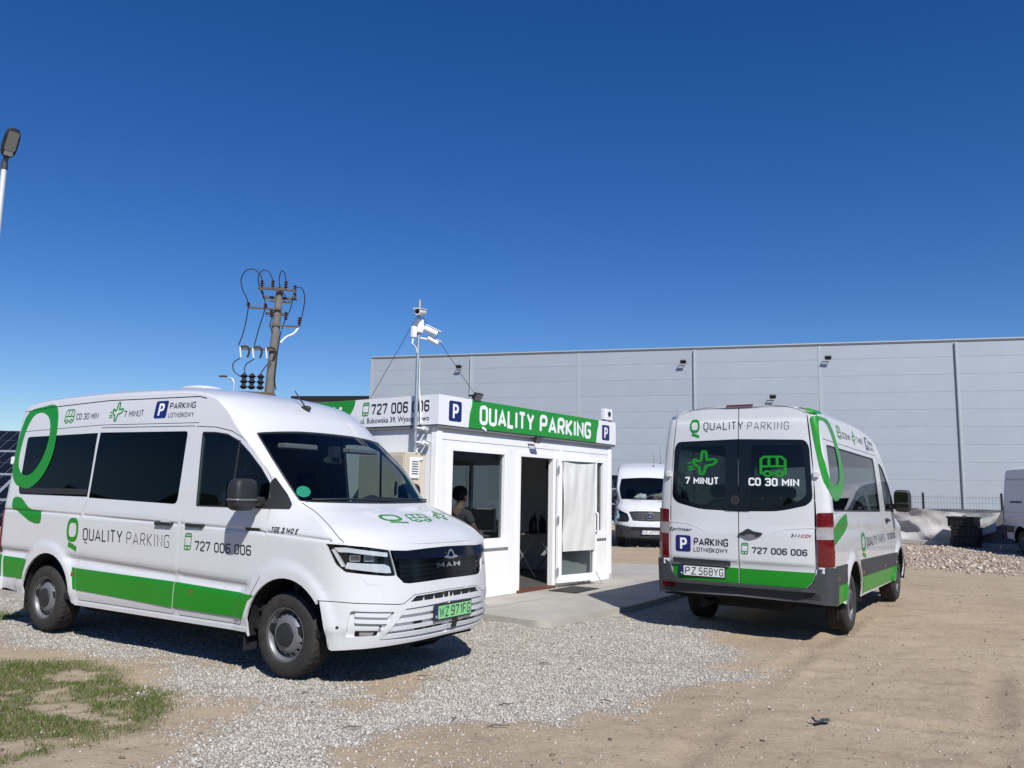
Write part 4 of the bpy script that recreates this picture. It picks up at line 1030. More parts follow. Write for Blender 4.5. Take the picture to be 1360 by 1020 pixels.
    fx = float(F(np.array(0.), np.array(.91))[0]); b = MB()
    b.tube([(fx+.02, .105*math.cos(a), .91+.105*math.sin(a)) for a in np.linspace(0, 2*math.pi, 33)], .011, 8, False)
    for k in range(3):
        a = math.pi/2+k*2*math.pi/3; b.tube([(fx+.02, 0, .91), (fx+.02, .10*math.cos(a), .91+.10*math.sin(a))], [.018, .004], 6)
    b.build('emblem', 'chrome', gr, True)
    b = MB()
    for v, f in both(S, [(4.18, .30), (aF, .30), (aF, .60), (ay(.55, .6), .60), (4.45, .64), (4.16, .66)], (), .05, .02, .04): b.add(v, f)
    fb = mk('front_bumper', b.v, b.f, 'greyplastic', root)
    u, t = fill2d(rpoly([(-.62, .50), (.62, .50), (.50, .60), (-.50, .60)], .02, 2), (), .06); mk('bumper_intake', F(u[:, 0], u[:, 1], .023), t, 'dark', fb)
    plate(F, 0., .445, .53, .112, ('WE', '4070') if not livery else ('PZ', '568YG'), 'plate', root, 1, .035)
    tm = tmap(S)
    v, f = sheet(tm, wind, (), .2, -.004); ws = mk('windshield', v, f, 'wind', root)
    v, f = sheet(tm, wind, [[(s_*.97+.118, v_*.965) for s_, v_ in wind]], .1, -.0025); mk('windshield_border', v, f, 'black', ws)
    for t0, t1 in ((-.85, .0), (-.05, .80)):
        b = MB(); b.tube([tm(np.array(3.06+.05*math.sin(k/8*3.1)), np.array(tv(t0+(t1-t0)*k/8)), .02) for k in range(9)], .009, 6); b.build('wiper', 'black', ws)
    for s in (-1, 1):
        u, t = fill2d(rpoly([(2.55, tv(s*.62)), (2.72, tv(s*.62)), (2.72, tv(s*.28)), (2.58, tv(s*.28))], .02, 2), (), .2); mk('bonnet_vent', tm(u[:, 0], u[:, 1], .003), t, 'black', body)
        b = MB(); b.tube([tm(np.array(x), np.array(s*tv(.93)), .0005) for x in np.linspace(0.02, 2.95, 20)], .005, 5); b.build('bonnet_seam', 'dark', body)
        b = MB(); pts = [B(np.array(x), np.array(float(np.interp(x, [-1.0, 2.3], [2.20, 2.17]))), -.001) for x in np.linspace(-1.0, 2.36, 20)]; b.tube([(q[0], q[1]*(-s), q[2]) for q in pts], .004, 5); b.build('roof_seam', 'dark', body)
    # underside, wheels, cabin
    b = MB(); b.box(-1.15, 4.5, -.9, .9, .40, .46); b.box(.6, 3.0, -.5, .5, .25, .42).box(-1.0, -.3, -.45, .3, .30, .42); b.tube([(-1.1, .45, .33), (.8, .45, .33)], .05, 10); b.build('underbody', 'dark', root)
    for cx in S.arch: well(root, S, cx, .46)
    for x in S.wheels:
        for y in (-.835, .835): add_wheel(root, x, y, 1)
    b = MB(); b.box(-1.0, 3.9, -.88, .88, .5, .56); b.box(3.55, 3.6, -.85, .85, .5, 1.15); b.build('floor', 'dash', root)
    v, f = superbox((3.75, 0, 1.20), (.30, .84, .19), 3.2, (28, 12)); mk('dashboard', v, f, 'dash', root)
    b = MB(); b.tube([(3.33+.10*math.sin(a), .42+.19*math.cos(a), 1.29+.16*math.sin(a)) for a in np.linspace(0, 2*math.pi, 25)], .016, 8, False); b.tube([(3.33, .42, 1.29), (3.52, .42, 1.17)], .03, 6); b.build('steering_wheel', 'dash', root, True)
    seat(root, 2.78, .45); seat(root, 2.78, -.5)
    if windows:
        for x in (1.9, 1.1, .3):
            for y in (-.62, .15, .60): seat(root, x, y, .2, -.02)
        b = MB(); b.box(-.2, 2.4, -.75, .75, 2.36, 2.40, None, .02); b.build('headliner', 'wfilm', root)
    else:
        b = MB(); b.box(2.26, 2.30, -.9, .9, .5, 2.4); b.build('bulkhead', 'lining', root)
    if not livery: return
    Bt = lambda u, v, o=0.: B(u, v, o)
    v, f = sheet(Bt, smooth_poly([(-1.16, 2.44), (-1.0, 2.455), (-.75, 2.46), (-.50, 2.445), (-.34, 2.329), (-.208, 2.101), (-.156, 1.868), (-.316, 1.632), (-.713, 1.517), (-.948, 1.56), (-1.097, 1.666), (-1.145, 1.816), (-1.173, 2.099), (-1.18, 2.33)], 3),
                 [smooth_poly([(-.948, 2.41), (-.741, 2.42), (-.57, 2.36), (-.42, 2.162), (-.36, 1.931), (-.468, 1.744), (-.769, 1.693), (-.973, 1.777), (-1.09, 1.969), (-1.10, 2.187), (-1.06, 2.36)], 3)], .05, .0035, 0); mk('logo_ring', v, f, 'green', root)
    v, f = sheet(Bt, smooth_poly([(-.33, 1.37), (-.26, 1.33), (-.29, 1.20), (-.744, 1.09), (-1.01, 1.047), (-1.02, 1.20), (-.72, 1.30)], 3), (), .04, .0035, 0, zr); mk('logo_tail', v, f, 'green', root)
    v, f = sheet(tmap(S), [(N, tv(t)) for N, t in smooth_poly([(10.98, -.995), (10.98, -.90), (10.55, -.90), (10.1, -.955), (10.25, -.99), (10.7, -.995)], 3)], (), .1, .004, 0); mk('logo_ring', v, f, 'green', root)
    icon(ic_q(.085), (.56, .83), (.86, .83), (.56, 1.115), Bt, 'green', root, .003, 'logo')
    lettering('QUALITY', (.94, .945), (1.72, .945), (.94, 1.06), Bt, 'ink', root, .115, .003); lettering('PARKING', (1.80, .945), (2.40, .945), (1.80, 1.06), Bt, 'ink', root, .07, .003)
    lettering('727 006 006', (2.62, .96), (3.38, .96), (2.62, 1.05), Bt, 'ink', root, .14, .003)
    icon(ic_bus(.04), (-.12, 2.26), (.12, 2.26), (-.12, 2.42), Bt, 'green', root, .003); lettering('CO 30 MIN', (.18, 2.28), (.66, 2.28), (.18, 2.36), Bt, 'ink', root, .12, .003)
    icon(ic_plane(.055), (.78, 2.25), (1.05, 2.25), (.78, 2.42), Bt, 'green', root, .003); lettering('7 MINUT', (1.12, 2.28), (1.55, 2.28), (1.12, 2.36), Bt, 'ink', root, .12, .003)
    parking_sign((1.72, 2.22), (1.93, 2.22), (1.72, 2.40), Bt, root, .003); lettering('PARKING', (1.98, 2.31), (2.30, 2.29), (1.98, 2.37), Bt, 'ink', root, .14, .003); lettering('LOTNISKOWY', (1.98, 2.23), (2.32, 2.22), (1.98, 2.28), Bt, 'ink', root, .13, .003)
    # rear lettering (runs towards -y)
    icon(ic_q(.085), (.588, 2.245), (.462, 2.245), (.588, 2.442), rf, 'green', root, .003, 'logo')
    lettering('QUALITY', (.415, 2.318), (-.06, 2.316), (.415, 2.412), rf, 'ink', root, .10, .003); lettering('PARKING', (-.107, 2.315), (-.571, 2.303), (-.107, 2.402), rf, 'ink', root, .055, .003, .3)
    icon(ic_plane(.06), (.61, 1.80), (.245, 1.80), (.61, 2.07), rf, 'green', root, .003); lettering('7 MINUT', (.64, 1.680), (.229, 1.678), (.64, 1.768), rf, 'wfilm', root, .19, .003)
    icon(ic_bus(.05), (-.241, 1.775), (-.542, 1.775), (-.241, 2.005), rf, 'green', root, .003); lettering('CO 30 MIN', (-.118, 1.673), (-.673, 1.666), (-.118, 1.763), rf, 'wfilm', root, .19, .003)
    vtext('Sprinter', (.842, 1.140), (.548, 1.136), (.842, 1.178), rf, 'ink', root, .004, .25); vtext('311', (-.575, 1.120), (-.672, 1.121), (-.575, 1.153), rf, 'ink', root, .004, .25); vtext('CDI', (-.682, 1.121), (-.79, 1.122), (-.682, 1.153), rf, 'red_ink', root, .004, .25)
    parking_sign((.757, .898), (.567, .898), (.757, 1.086), rf, root, .003); lettering('PARKING', (.53, .975), (.119, .978), (.53, 1.062), rf, 'ink', root, .17, .003); lettering('LOTNISKOWY', (.531, .904), (.121, .904), (.531, .954), rf, 'ink', root, .14, .003)
    icon(ic_phone(), (-.022, .908), (-.108, .908), (-.03, 1.032), rf, 'green', root, .003); lettering('727 006 006', (-.15, .920), (-.744, .922), (-.15, .991), rf, 'ink', root, .17, .003)
    for pts in ([(.846, 1.241), (.614, 1.222), (.50, 1.19), (.419, 1.154)], [(-.381, 1.154), (-.47, 1.185), (-.575, 1.205), (-.833, 1.225)]):
        b = MB(); b.tube([Rm(np.array(y), np.array(z), .0) for y, z in smooth_poly(pts, 4, False)], .0045, 5); b.build('door_crease', 'white2', root)

v2 = thing('passenger_van', 'white minibus seen from behind with green livery, hinged rear doors and red tail lights', 'van', (3.2446, 10.2471, 0), .9918)
build_spr(v2)
v3 = thing('delivery_van', 'plain white high-roof van with dark grille and star badge parked behind the kiosk', 'van', (4.12-4.665*math.cos(R(-97)), 23.9-4.665*math.sin(R(-97)), 0), R(-97))
build_spr(v3, 'white', False, False)
for x_, y_, h_ in ((2.45, .25, .50), (1.2, .62, .62)):
    p_ = SPR.T(np.array(7.1 if x_ > 2 else 9.), np.array(y_)); b = MB(); b.lathe([(0, 0), (.03, 0), (.012, .04), (0, .05)], 12, 'z', tuple(p_)); b.tube([(p_[0], p_[1], p_[2]+.03), (p_[0]-.12, p_[1], p_[2]+h_)], [.006, .003], 5); b.build('antenna', 'black', v3, True)
M['rag'] = mat('grey_cloth', (.16, .15, .14), .9, bump=.4, bscale=20)
M['rag2'] = mat('pale_paper', (.40, .40, .40), .8)
def bundle(lab, x_, y_, hx, hy, hz, m, sd):
    r_ = np.random.default_rng(sd); v, f = superbox((0, 0, 0), (hx, hy, hz), 2.2, (18, 10)); v = [tuple(np.array(q)*(1+.25*r_.normal())) for q in v]
    c_, s_ = math.cos(R(-97)), math.sin(R(-97)); o = mk('cloth_bundle', v, f, m); o.location = (v3.location.x+c_*x_-s_*y_, v3.location.y+s_*x_+c_*y_, 1.385+hz*.8); o.rotation_euler = (0, 0, R(-97)); tag(o, lab, 'cloth'); return o
bundle('grey crumpled bundle on the dashboard of the plain white van behind the kiosk', 3.62, .38, .16, .34, .10, 'rag', 1); bundle('white crumpled paper on the dashboard of the plain white van behind the kiosk', 3.62, -.22, .10, .18, .09, 'rag2', 2)
v4 = thing('delivery_van', 'plain white panel van with black rubbing strip standing beside the black crates', 'van', (16.23, 24.2, 0), R(-97.9))
build_spr(v4, 'white', False, False)
v, f = sheet(SPR.BN, rr(-.62, 1.50, .12, 1.555, .02), (), .05, .004, .006); mk('sliding_rail', v, f, 'greyplastic', v4)
for z_ in (2.22,):
    b = MB(); b.tube([SPR.BN(np.array(x), np.array(z_), 0.) for x in np.linspace(-.95, 2.3, 14)], .006, 5); b.build('panel_crease', 'lining', v4)
# ---------------------------------------------------------------- kiosk
KX, KY, KA, KW, KD = -.9833, 10.7311, .9387, 4.72, 4.8
def kloc(x, y, z=0):
    c, s = math.cos(KA), math.sin(KA); return Vector((KX+c*x-s*y, KY+s*x+c*y, z))
M['pvc'] = mat('white_panel', (.80, .80, .79), .45, var=.04, vscale=3)
M['frame'] = mat('pvc_frame', (.82, .82, .82), .35)
def ribbed():
    m = mat('ribbed_panel', (.66, .68, .70), .45); nt = m.node_tree; b = nt.nodes['Principled BSDF']
    tc = nt.nodes.new('ShaderNodeTexCoord'); w = nt.nodes.new('ShaderNodeTexWave'); w.bands_direction = 'Y'; w.inputs['Scale'].default_value = 11; w.wave_profile = 'SAW'
    nt.links.new(tc.outputs['Object'], w.inputs['Vector']); bp = nt.nodes.new('ShaderNodeBump'); bp.inputs['Strength'].default_value = .5; bp.inputs['Distance'].default_value = .006
    nt.links.new(w.outputs['Fac'], bp.inputs['Height']); nt.links.new(bp.outputs[0], b.inputs['Normal']); return m
M['ribbed'] = ribbed()
M['kgreen'] = mat('sign_green', (.012, .25, .025), .4, coat=.2, var=.03)
M['signwhite'] = mat('sign_white', (.74, .75, .77), .4, coat=.2, var=.02)
M['signblue'] = M['blue']
M['beige'] = mat('beige_cabinet', (.52, .47, .37), .5, var=.06)
M['fabric'] = mat('white_banner', (.62, .62, .60), .8, bump=.15, bscale=30, var=.05)
M['kfloor'] = mat('vinyl_floor', (.09, .088, .085), .5, var=.1)
M['inwall'] = mat('inside_wall', (.09, .09, .088), .8)
M['wood'] = mat('desk_board', (.20, .17, .14), .5, var=.15)
M['brown'] = mat('brown_threshold', (.12, .045, .03), .6, var=.2, vscale=20)
M['matt'] = mat('door_mat', (.045, .042, .038), .95, bump=.6, bscale=400)
M['skin'] = mat('skin', (.45, .27, .19), .55); M['hair'] = mat('dark_hair', (.012, .010, .009), .7, bump=.4, bscale=120); M['shirt'] = mat('grey_shirt', (.13, .135, .14), .85); M['trousers'] = mat('dark_trousers', (.02, .025, .04), .9)
M['screen'] = mat('dark_screen', (.005, .006, .008), .1)

kiosk = thing('parking_kiosk', 'white office kiosk with green roof sign, large window and open glazed door', 'kiosk', (KX, KY, 0), KA)
FR = lambda u, v, o=0.: np.stack([np.asarray(u, float), -np.asarray(o, float)+0*np.asarray(u, float), np.asarray(v, float)], -1)
GB = lambda u, v, o=0.: np.stack([-np.asarray(o, float)+0*np.asarray(u, float), np.asarray(u, float), np.asarray(v, float)], -1)
RG = lambda u, v, o=0.: np.stack([KW+np.asarray(o, float)+0*np.asarray(u, float), np.asarray(u, float), np.asarray(v, float)], -1)
BK = lambda u, v, o=0.: np.stack([np.asarray(u, float), KD+np.asarray(o, float)+0*np.asarray(u, float), np.asarray(v, float)], -1)
rect = lambda a, b, c, d: [(a, b), (c, b), (c, d), (a, d)]
def slab(name, fn, outer, holes, t, m, parent, min_=None):
    b = MB(); v, f = sheet(fn, outer, holes, 3., 0., t); b.add(v, f); v, f = sheet(fn, outer, holes, 3., -t); b.add(v, [q[::-1] for q in f])
    return mk(name, b.v, b.f, [m], parent, False)
ZB, ZW = .07, 2.40
wf = slab('front_wall', FR, rect(0, ZB, KW, ZW), [rect(.26, .83, 1.55, 2.15), rect(1.85, .10, 2.86, 2.15), rect(3.28, .86, 4.46, 2.14)], .09, 'pvc', kiosk)
wl = slab('side_wall', GB, rect(.005, ZB, KD, ZW), [], .09, 'ribbed', kiosk)
wr = slab('side_wall', RG, rect(.005, ZB, KD, ZW), [rect(2.2, .95, 4.2, 2.12)], .09, 'pvc', kiosk)
wb = slab('back_wall', BK, rect(0, ZB, KW, ZW), [rect(.8, .95, 2.2, 2.1)], .09, 'pvc', kiosk)
b = MB(); b.box(-.02, KW+.02, -.02, KD+.02, 2.40, 2.43); b.box(.09, KW-.09, .09, KD-.09, 2.36, 2.395); b.build('roof', 'inwall', kiosk)
b = MB(); b.box(.09, KW-.09, .09, KD-.09, .06, .12); b.build('floor', 'kfloor', kiosk)
# joints in the cladding and a base trim
for x0, x1 in ((-.008, 1.85), (2.87, KW+.008)):
    b = MB(); b.box(x0, x1, -.012, -.001, .07, .16); b.build('base_trim', 'frame', kiosk)
for u0, u1, z0, z1 in ((.10, 1.71, 2.235, 2.239), (1.71, 3.0, 2.235, 2.239), (3.10, 4.62, 2.235, 2.239)):
    b = MB(); b.box(u0, u1, -.004, -.001, z0, z1); b.build('panel_joint', 'lining', wf)
b = MB(); b.box(-.014, .10, -.014, .10, .06, 2.40, None, .012); b.build('corner_post', 'frame', kiosk)
b = MB(); b.box(KW-.10, KW+.012, -.012, .08, .06, 2.40, None, .01); b.build('corner_post', 'frame', kiosk)
def window(fn, u0, u1, z0, z1, parent, sill=True, mull=()):
    w = .055; b = MB()
    for a, c, d, e in ((u0, u1, z1-w, z1), (u0, u1, z0, z0+w), (u0, u0+w, z0+w, z1-w), (u1-w, u1, z0+w, z1-w)):
        P = [fn(np.array(x), np.array(z), o) for x in (a, c) for o in (.018, -.07) for z in (d, e)]; b.add(P, [(0, 1, 3, 2), (4, 6, 7, 5), (0, 4, 5, 1), (2, 3, 7, 6), (0, 2, 6, 4), (1, 5, 7, 3)])
    fr = b.build('window', 'frame', parent)
    for m_ in mull:
        b = MB(); P = [fn(np.array(x), np.array(z), o) for x in (m_-.03, m_+.03) for o in (.012, -.06) for z in (z0+w, z1-w)]; b.add(P, [(0, 1, 3, 2), (4, 6, 7, 5), (0, 4, 5, 1), (2, 3, 7, 6), (0, 2, 6, 4), (1, 5, 7, 3)]); b.build('mullion', 'frame', fr)
    mk('pane', fn(np.array([u0+w, u1-w, u1-w, u0+w]), np.array([z0+w, z0+w, z1-w, z1-w]), -.03), [(0, 1, 2, 3)], 'kglass', fr, False)
    if sill:
        P = [fn(np.array(x), np.array(z), o) for x in (u0-.05, u1+.06) for o in (.045, .001) for z in (z0-.075, z0-.002)]; b = MB(); b.add(P, [(0, 1, 3, 2), (4, 6, 7, 5), (0, 4, 5, 1), (2, 3, 7, 6), (0, 2, 6, 4), (1, 5, 7, 3)]); b.build('sill', 'frame', fr)
    return fr
window(FR, .26, 1.55, .83, 2.15, wf); window(FR, 3.28, 4.46, .86, 2.14, wf); window(RG, 2.2, 4.2, .95, 2.12, wr, False, (3.2,)); window(BK, .8, 2.2, .95, 2.1, wb, False)
# door frame, open leaf with a hanging banner, threshold
b = MB(); b.box(1.85, 1.91, -.02, .07, .10, 2.15).box(2.80, 2.86, -.02, .07, .10, 2.15).box(1.91, 2.80, -.02, .07, 2.09, 2.15); df = b.build('door_frame', 'frame', kiosk)
b = MB(); b.box(1.85, 2.86, -.05, .09, .068, .105); b.build('threshold', 'brown', df)
leaf = bpy.data.objects.new('door', None); link(leaf, kiosk)
leaf.location = (2.885, -.05, 0); leaf.rotation_euler = (0, 0, R(-8.5))
LW = .98
b = MB()
for a, c, d, e in ((0, .09, .13, 2.12), (LW-.09, LW, .13, 2.12), (.09, LW-.09, 2.03, 2.12), (.09, LW-.09, .13, .25)): b.box(a, c, -.03, .03, d, e, None, .006)
dl = b.build('door_leaf', 'frame', leaf)
mk('pane', [(.09, 0, .25), (LW-.09, 0, .25), (LW-.09, 0, 2.03), (.09, 0, 2.03)], [(0, 1, 2, 3)], 'kglass', dl, False)
V = []; Fc = []; nu, nv = 26, 30
for j in range(nv+1):
    for i in range(nu+1):
        u, w = i/nu, j/nv; z = 2.055-w*1.43
        f = .03*abs(math.sin((u-.5)*6.2*(1-.5*w)))*math.exp(-1.5*w)*math.sin(3*w+.6)+.012*math.sin(u*9+w*4)*(.4+.6*w)+.02*math.sin((u-.5)*5+w*7)*math.exp(-3*w)+.01*math.sin(u*23+w*2)*(1-w)
        sag = .03*math.sin(math.pi*u)*(1-w)
        V.append((.075+u*(LW-.15), -.045-abs(f), z-sag))
for j in range(nv):
    for i in range(nu): a = j*(nu+1)+i; Fc.append((a, a+1, a+nu+2, a+nu+1))
mk('banner', V, Fc, 'fabric', leaf)
b = MB(); b.tube([(.06, -.045, 2.06), (LW-.06, -.045, 2.06)], .01, 8); b.build('banner_rod', 'galv', leaf)
b = MB(); b.tube([(LW-.045, -.03, .92), (LW-.045, -.085, .94), (LW-.045, -.085, 1.22), (LW-.045, -.03, 1.24)], .014, 8); b.build('handle', 'frame', leaf, True)
b = MB(); b.tube([(LW-.13, .05, .86), (LW-.13, .075, .9), (LW-.13, .075, 1.2), (LW-.13, .05, 1.22)], .014, 8); b.build('handle', 'galv', leaf, True)
for z in (.32, 1.12, 1.92):
    b = MB(); b.tube([(-.012, -.035, z-.06), (-.012, -.035, z+.06)], .014, 8); b.build('hinge', 'galv', leaf)
b = MB(); b.tube([(LW-.02, -.03, .26), (LW+.06, -.10, .05)], .008, 6); b.build('door_stay', 'galv', leaf)
# roof sign boards
def board(name, P0, P1, m): b = MB(); b.box(*P0, *P1); return b
b = MB(); b.box(-.062, KW+.062, -.062, -.012, 2.425, 2.825); sg = b.build('sign_board', 'signwhite', kiosk)
b = MB(); b.box(-.062, -.012, -.010, KD+.06, 2.425, 2.825); sg2 = b.build('sign_board', 'signwhite', kiosk)
b = MB(); b.box(KW+.012, KW+.062, -.010, KD+.06, 2.425, 2.825); b.build('sign_board', 'signwhite', kiosk)
b = MB(); b.box(-.012, KW+.012, KD+.012, KD+.06, 2.425, 2.825); b.build('sign_board', 'signwhite', kiosk)
b = MB(); b.box(-.05, KW+.05, -.05, -.013, 2.385, 2.424); b.build('sign_rail', 'lining', kiosk)  # grey strips colour in the shadow gap between sign boards and walls
b = MB(); b.box(-.05, -.013, -.013, KD+.05, 2.385, 2.424); b.build('sign_rail', 'lining', kiosk)
F6 = lambda u, v, o=0.: FR(u, v, .062+np.asarray(o, float)); G6 = lambda u, v, o=0.: GB(u, v, .062+np.asarray(o, float))
def flat(fn, poly, m, off, name, parent, holes=()): u, t = fill2d(poly, holes, 9, (), False); return mk(name, fn(u[:, 0], u[:, 1], off), t, m, parent, False)
flat(F6, [(.575, 2.426), (4.08, 2.426)] + smooth_poly([(4.08, 2.426), (4.115, 2.62), (4.16, 2.74), (4.165, 2.824)], 4, False)[1:] + smooth_poly([(.645, 2.824), (.64, 2.74), (.60, 2.62), (.575, 2.43)], 4, False), 'kgreen', .0015, 'sign_field', sg)
lettering('QUALITY', (.815, 2.485), (2.18, 2.478), (.815, 2.765), F6, 'wfilm', sg, .19, .003, .27); lettering('PARKING', (2.33, 2.478), (3.90, 2.475), (2.33, 2.765), F6, 'wfilm', sg, .19, .003, .27)
parking_sign((.15, 2.485), (.42, 2.485), (.15, 2.765), F6, sg); parking_sign((4.285, 2.485), (4.55, 2.485), (4.285, 2.755), F6, sg)
flat(G6, smooth_poly([(1.53, 2.824), (1.57, 2.70), (1.68, 2.56), (1.74, 2.426)], 4, False) + [(KD-.1, 2.426), (KD-.1, 2.824)], 'kgreen', .0015, 'sign_field', sg2)
lettering('QUALITY', (3.3, 2.49), (1.80, 2.49), (3.3, 2.76), G6, 'wfilm', sg2, .19, .003, .27)
icon(ic_phone(.05), (1.395, 2.585), (1.255, 2.585), (1.375, 2.775), G6, 'kgreen', sg2); lettering('727 006 006', (1.20, 2.592), (.10, 2.60), (1.20, 2.748), G6, 'ink', sg2, .17, .002, .3)
vtext('ul. Bukowska 39, Wysogotowo', (1.41, 2.478), (.095, 2.478), (1.41, 2.553), G6, 'ink', sg2, .002)
# electrical cabinet on the side wall
cab = thing('electrical_cabinet', 'beige metal electrical cabinet with black latch on the side wall of the kiosk', 'cabinet', kloc(-.20, .56), KA)
b = MB(); b.box(-.19, .185, -.37, .50, .07, 2.045, None, .01); b.build('cabinet_body', 'beige', cab)
b = MB(); b.box(-.205, -.188, -.345, .475, .14, 2.01, None, .006); cdoor = b.build('cabinet_door', 'beige', cab)
b = MB(); b.box(-.225, -.204, -.26, -.22, 1.50, 1.66, None, .006); b.build('latch', 'black', cdoor)
b = MB(); b.box(-.12, .06, -.392, -.368, 1.70, 1.98, None, .01); vt = b.build('vent_cover', 'wfilm', cab)
for k in range(6):
    b = MB(); b.box(-.09, .03, -.398, -.391, 1.76+k*.032, 1.772+k*.032); b.build('vent_slot', 'lining', vt)
# lamps on the sign
def flood(name, label, loc, rz, m='black', group=None, sc=1., tilt=35, gm='whitelens'):
    o = thing(name, label, 'floodlight', loc, rz, group)
    mt = Matrix.Rotation(R(tilt), 4, 'X'); b = MB(); b.box(-.08*sc, .08*sc, -.05*sc, -.015*sc, -.06*sc, .06*sc, mt, .01*sc)
    for k in range(5): b.box((-.06+.03*k-.004)*sc, (-.06+.03*k+.004)*sc, -.016*sc, .012*sc, -.05*sc, .05*sc, mt)
    b.build('housing', m, o); b = MB(); b.box(-.068*sc, .068*sc, -.053*sc, -.0505*sc, -.048*sc, .048*sc, mt); b.build('lamp_glass', gm, o)
    b = MB(); b.box(-.088*sc, -.082*sc, -.03*sc, .07*sc, -.012*sc, .012*sc).box(.082*sc, .088*sc, -.03*sc, .07*sc, -.012*sc, .012*sc).box(-.088*sc, .088*sc, .064*sc, .072*sc, -.012*sc, .012*sc); b.build('bracket', m, o); return o
flood('floodlight', 'black floodlight on top of the green kiosk sign', kloc(.74, -.06, 2.885), KA)
flood('floodlight', 'black floodlight under the green sign above the open door', kloc(2.14, -.145, 2.37), KA)
cb = thing('alarm_box', 'small white box standing on the far end of the kiosk sign', 'box', kloc(4.56, -.0, 2.825), KA)
b = MB(); b.box(-.13, .13, -.05, .05, .03, .23, None, .01); b.build('case', 'signwhite', cb); b = MB(); b.lathe([(0, 0), (.045, 0), (.045, .012), (0, .02)], 16, 'y', (0, -.062, .14)); b.build('lens', 'black', cb); b = MB(); b.box(-.14, -.08, -.02, .02, -.002, .03).box(.08, .14, -.02, .02, -.002, .03); b.build('foot', 'black', cb)
# inside: desk, monitor, chairs, clock, shelf
dk = thing('desk', 'dark office desk behind the kiosk window', 'desk', kloc(1.6, .12, .12), KA)
b = MB(); b.box(-.12, .22, .0, 1.2, .70, .735, None, .004); b.build('desk_top', 'wood', dk)
for x in (.03, 1.13):
    b = MB(); b.box(-.10, .20, x, x+.04, 0, .70); b.build('leg', 'lining', dk)
mo = thing('monitor', 'white edged computer monitor on the desk behind the window', 'monitor', kloc(1.72, .58, .855), KA+R(-90))
b = MB(); b.box(-.28, .28, -.015, .015, .10, .44, None, .006); sc_ = b.build('display', 'frame', mo); b = MB(); b.box(-.265, .265, -.019, -.0155, .115, .425); b.build('screen', 'screen', sc_); b = MB(); b.box(-.025, .025, .0, .02, .01, .12).box(-.11, .11, -.07, .09, 0, .012); b.build('stand', 'frame', mo)
ck = thing('wall_clock', 'round dark wall clock inside the kiosk seen through the doorway', 'clock', kloc(4.60, 1.15, 2.05), KA)
b = MB(); b.lathe([(0, -.035), (.13, -.035), (.15, -.03), (.155, 0), (0, 0)], 32, 'x'); b.build('clock_case', 'black', ck, True); b = MB(); b.lathe([(0, -.0375), (.125, -.037), (.125, -.0355)], 32, 'x'); b.build('dial', 'greyplastic', ck); b = MB(); b.box(-.041, -.038, -.004, .004, -.01, .09).box(-.041, -.038, -.07, .01, -.004, .004); b.build('hand', 'wfilm', ck)
tb = thing('side_table', 'small table with bottles inside the kiosk doorway', 'table', kloc(3.9, 1.05, .12), KA)
b = MB(); b.box(-.45, .45, -.30, .30, .70, .73, None, .004); b.build('table_top', 'wood', tb)
for sx in (-.4, .4):
    b = MB(); b.tube([(sx, -.27, 0), (sx, .27, .69)], .012, 6); b.build('leg', 'galv', tb); b = MB(); b.tube([(sx, .27, 0), (sx, -.27, .69)], .012, 6); b.build('leg', 'galv', tb)
for i, (x, y, h) in enumerate(((3.62, .95, .28), (3.78, 1.0, .33), (4.0, .95, .25), (4.15, 1.1, .30))):
    bt = thing('bottle', 'dark bottle standing on the small table inside the doorway', 'bottle', kloc(x, y, .85), KA, 'bottles on the kiosk table'); b = MB(); b.lathe([(0, 0), (.045, 0), (.05, .02), (.05, h*.62), (.03, h*.78), (.018, h*.84), (.018, h*.96)], 16); b.build('glass_body', 'gloss', bt, True); b = MB(); b.lathe([(.02, h*.95), (.02, h), (0, h)], 12); b.build('cap', 'black', bt)
def chair(loc, rz, label):
    c = thing('office_chair', label, 'chair', loc, rz); b = MB(); b.add(*superbox((0, 0, .47), (.24, .24, .045), 4)); b.build('seat', 'seat', c, True)
    v, f = superbox((0, 0, 0), (.22, .035, .30), 4); b = MB(); b.add([(q[0], q[1]+.25+.05*q[2], q[2]+.85) for q in v], f); b.build('backrest', 'seat', c, True)
    b = MB(); b.tube([(0, 0, .08), (0, 0, .44)], .025, 8).box(-.02, .02, .02, .27, .42, .45).box(-.02, .02, .25, .275, .43, .62); b.build('column', 'black', c)
    for k in range(5):
        a = 2*math.pi*k/5; b = MB(); b.tube([(0, 0, .09), (.27*math.cos(a), .27*math.sin(a), .06)], [.02, .014], 6); b.lathe([(0, -.015), (.03, -.015), (.03, .015), (0, .015)], 12, 'y', (.27*math.cos(a), .27*math.sin(a), .03)); b.build('castor_leg', 'black', c)
chair(kloc(1.16, .60, .12), KA+R(90), 'dark office chair under the seated person behind the window'); chair(kloc(2.9, 1.9, .12), KA+R(-60), 'empty dark office chair inside the kiosk behind the doorway')
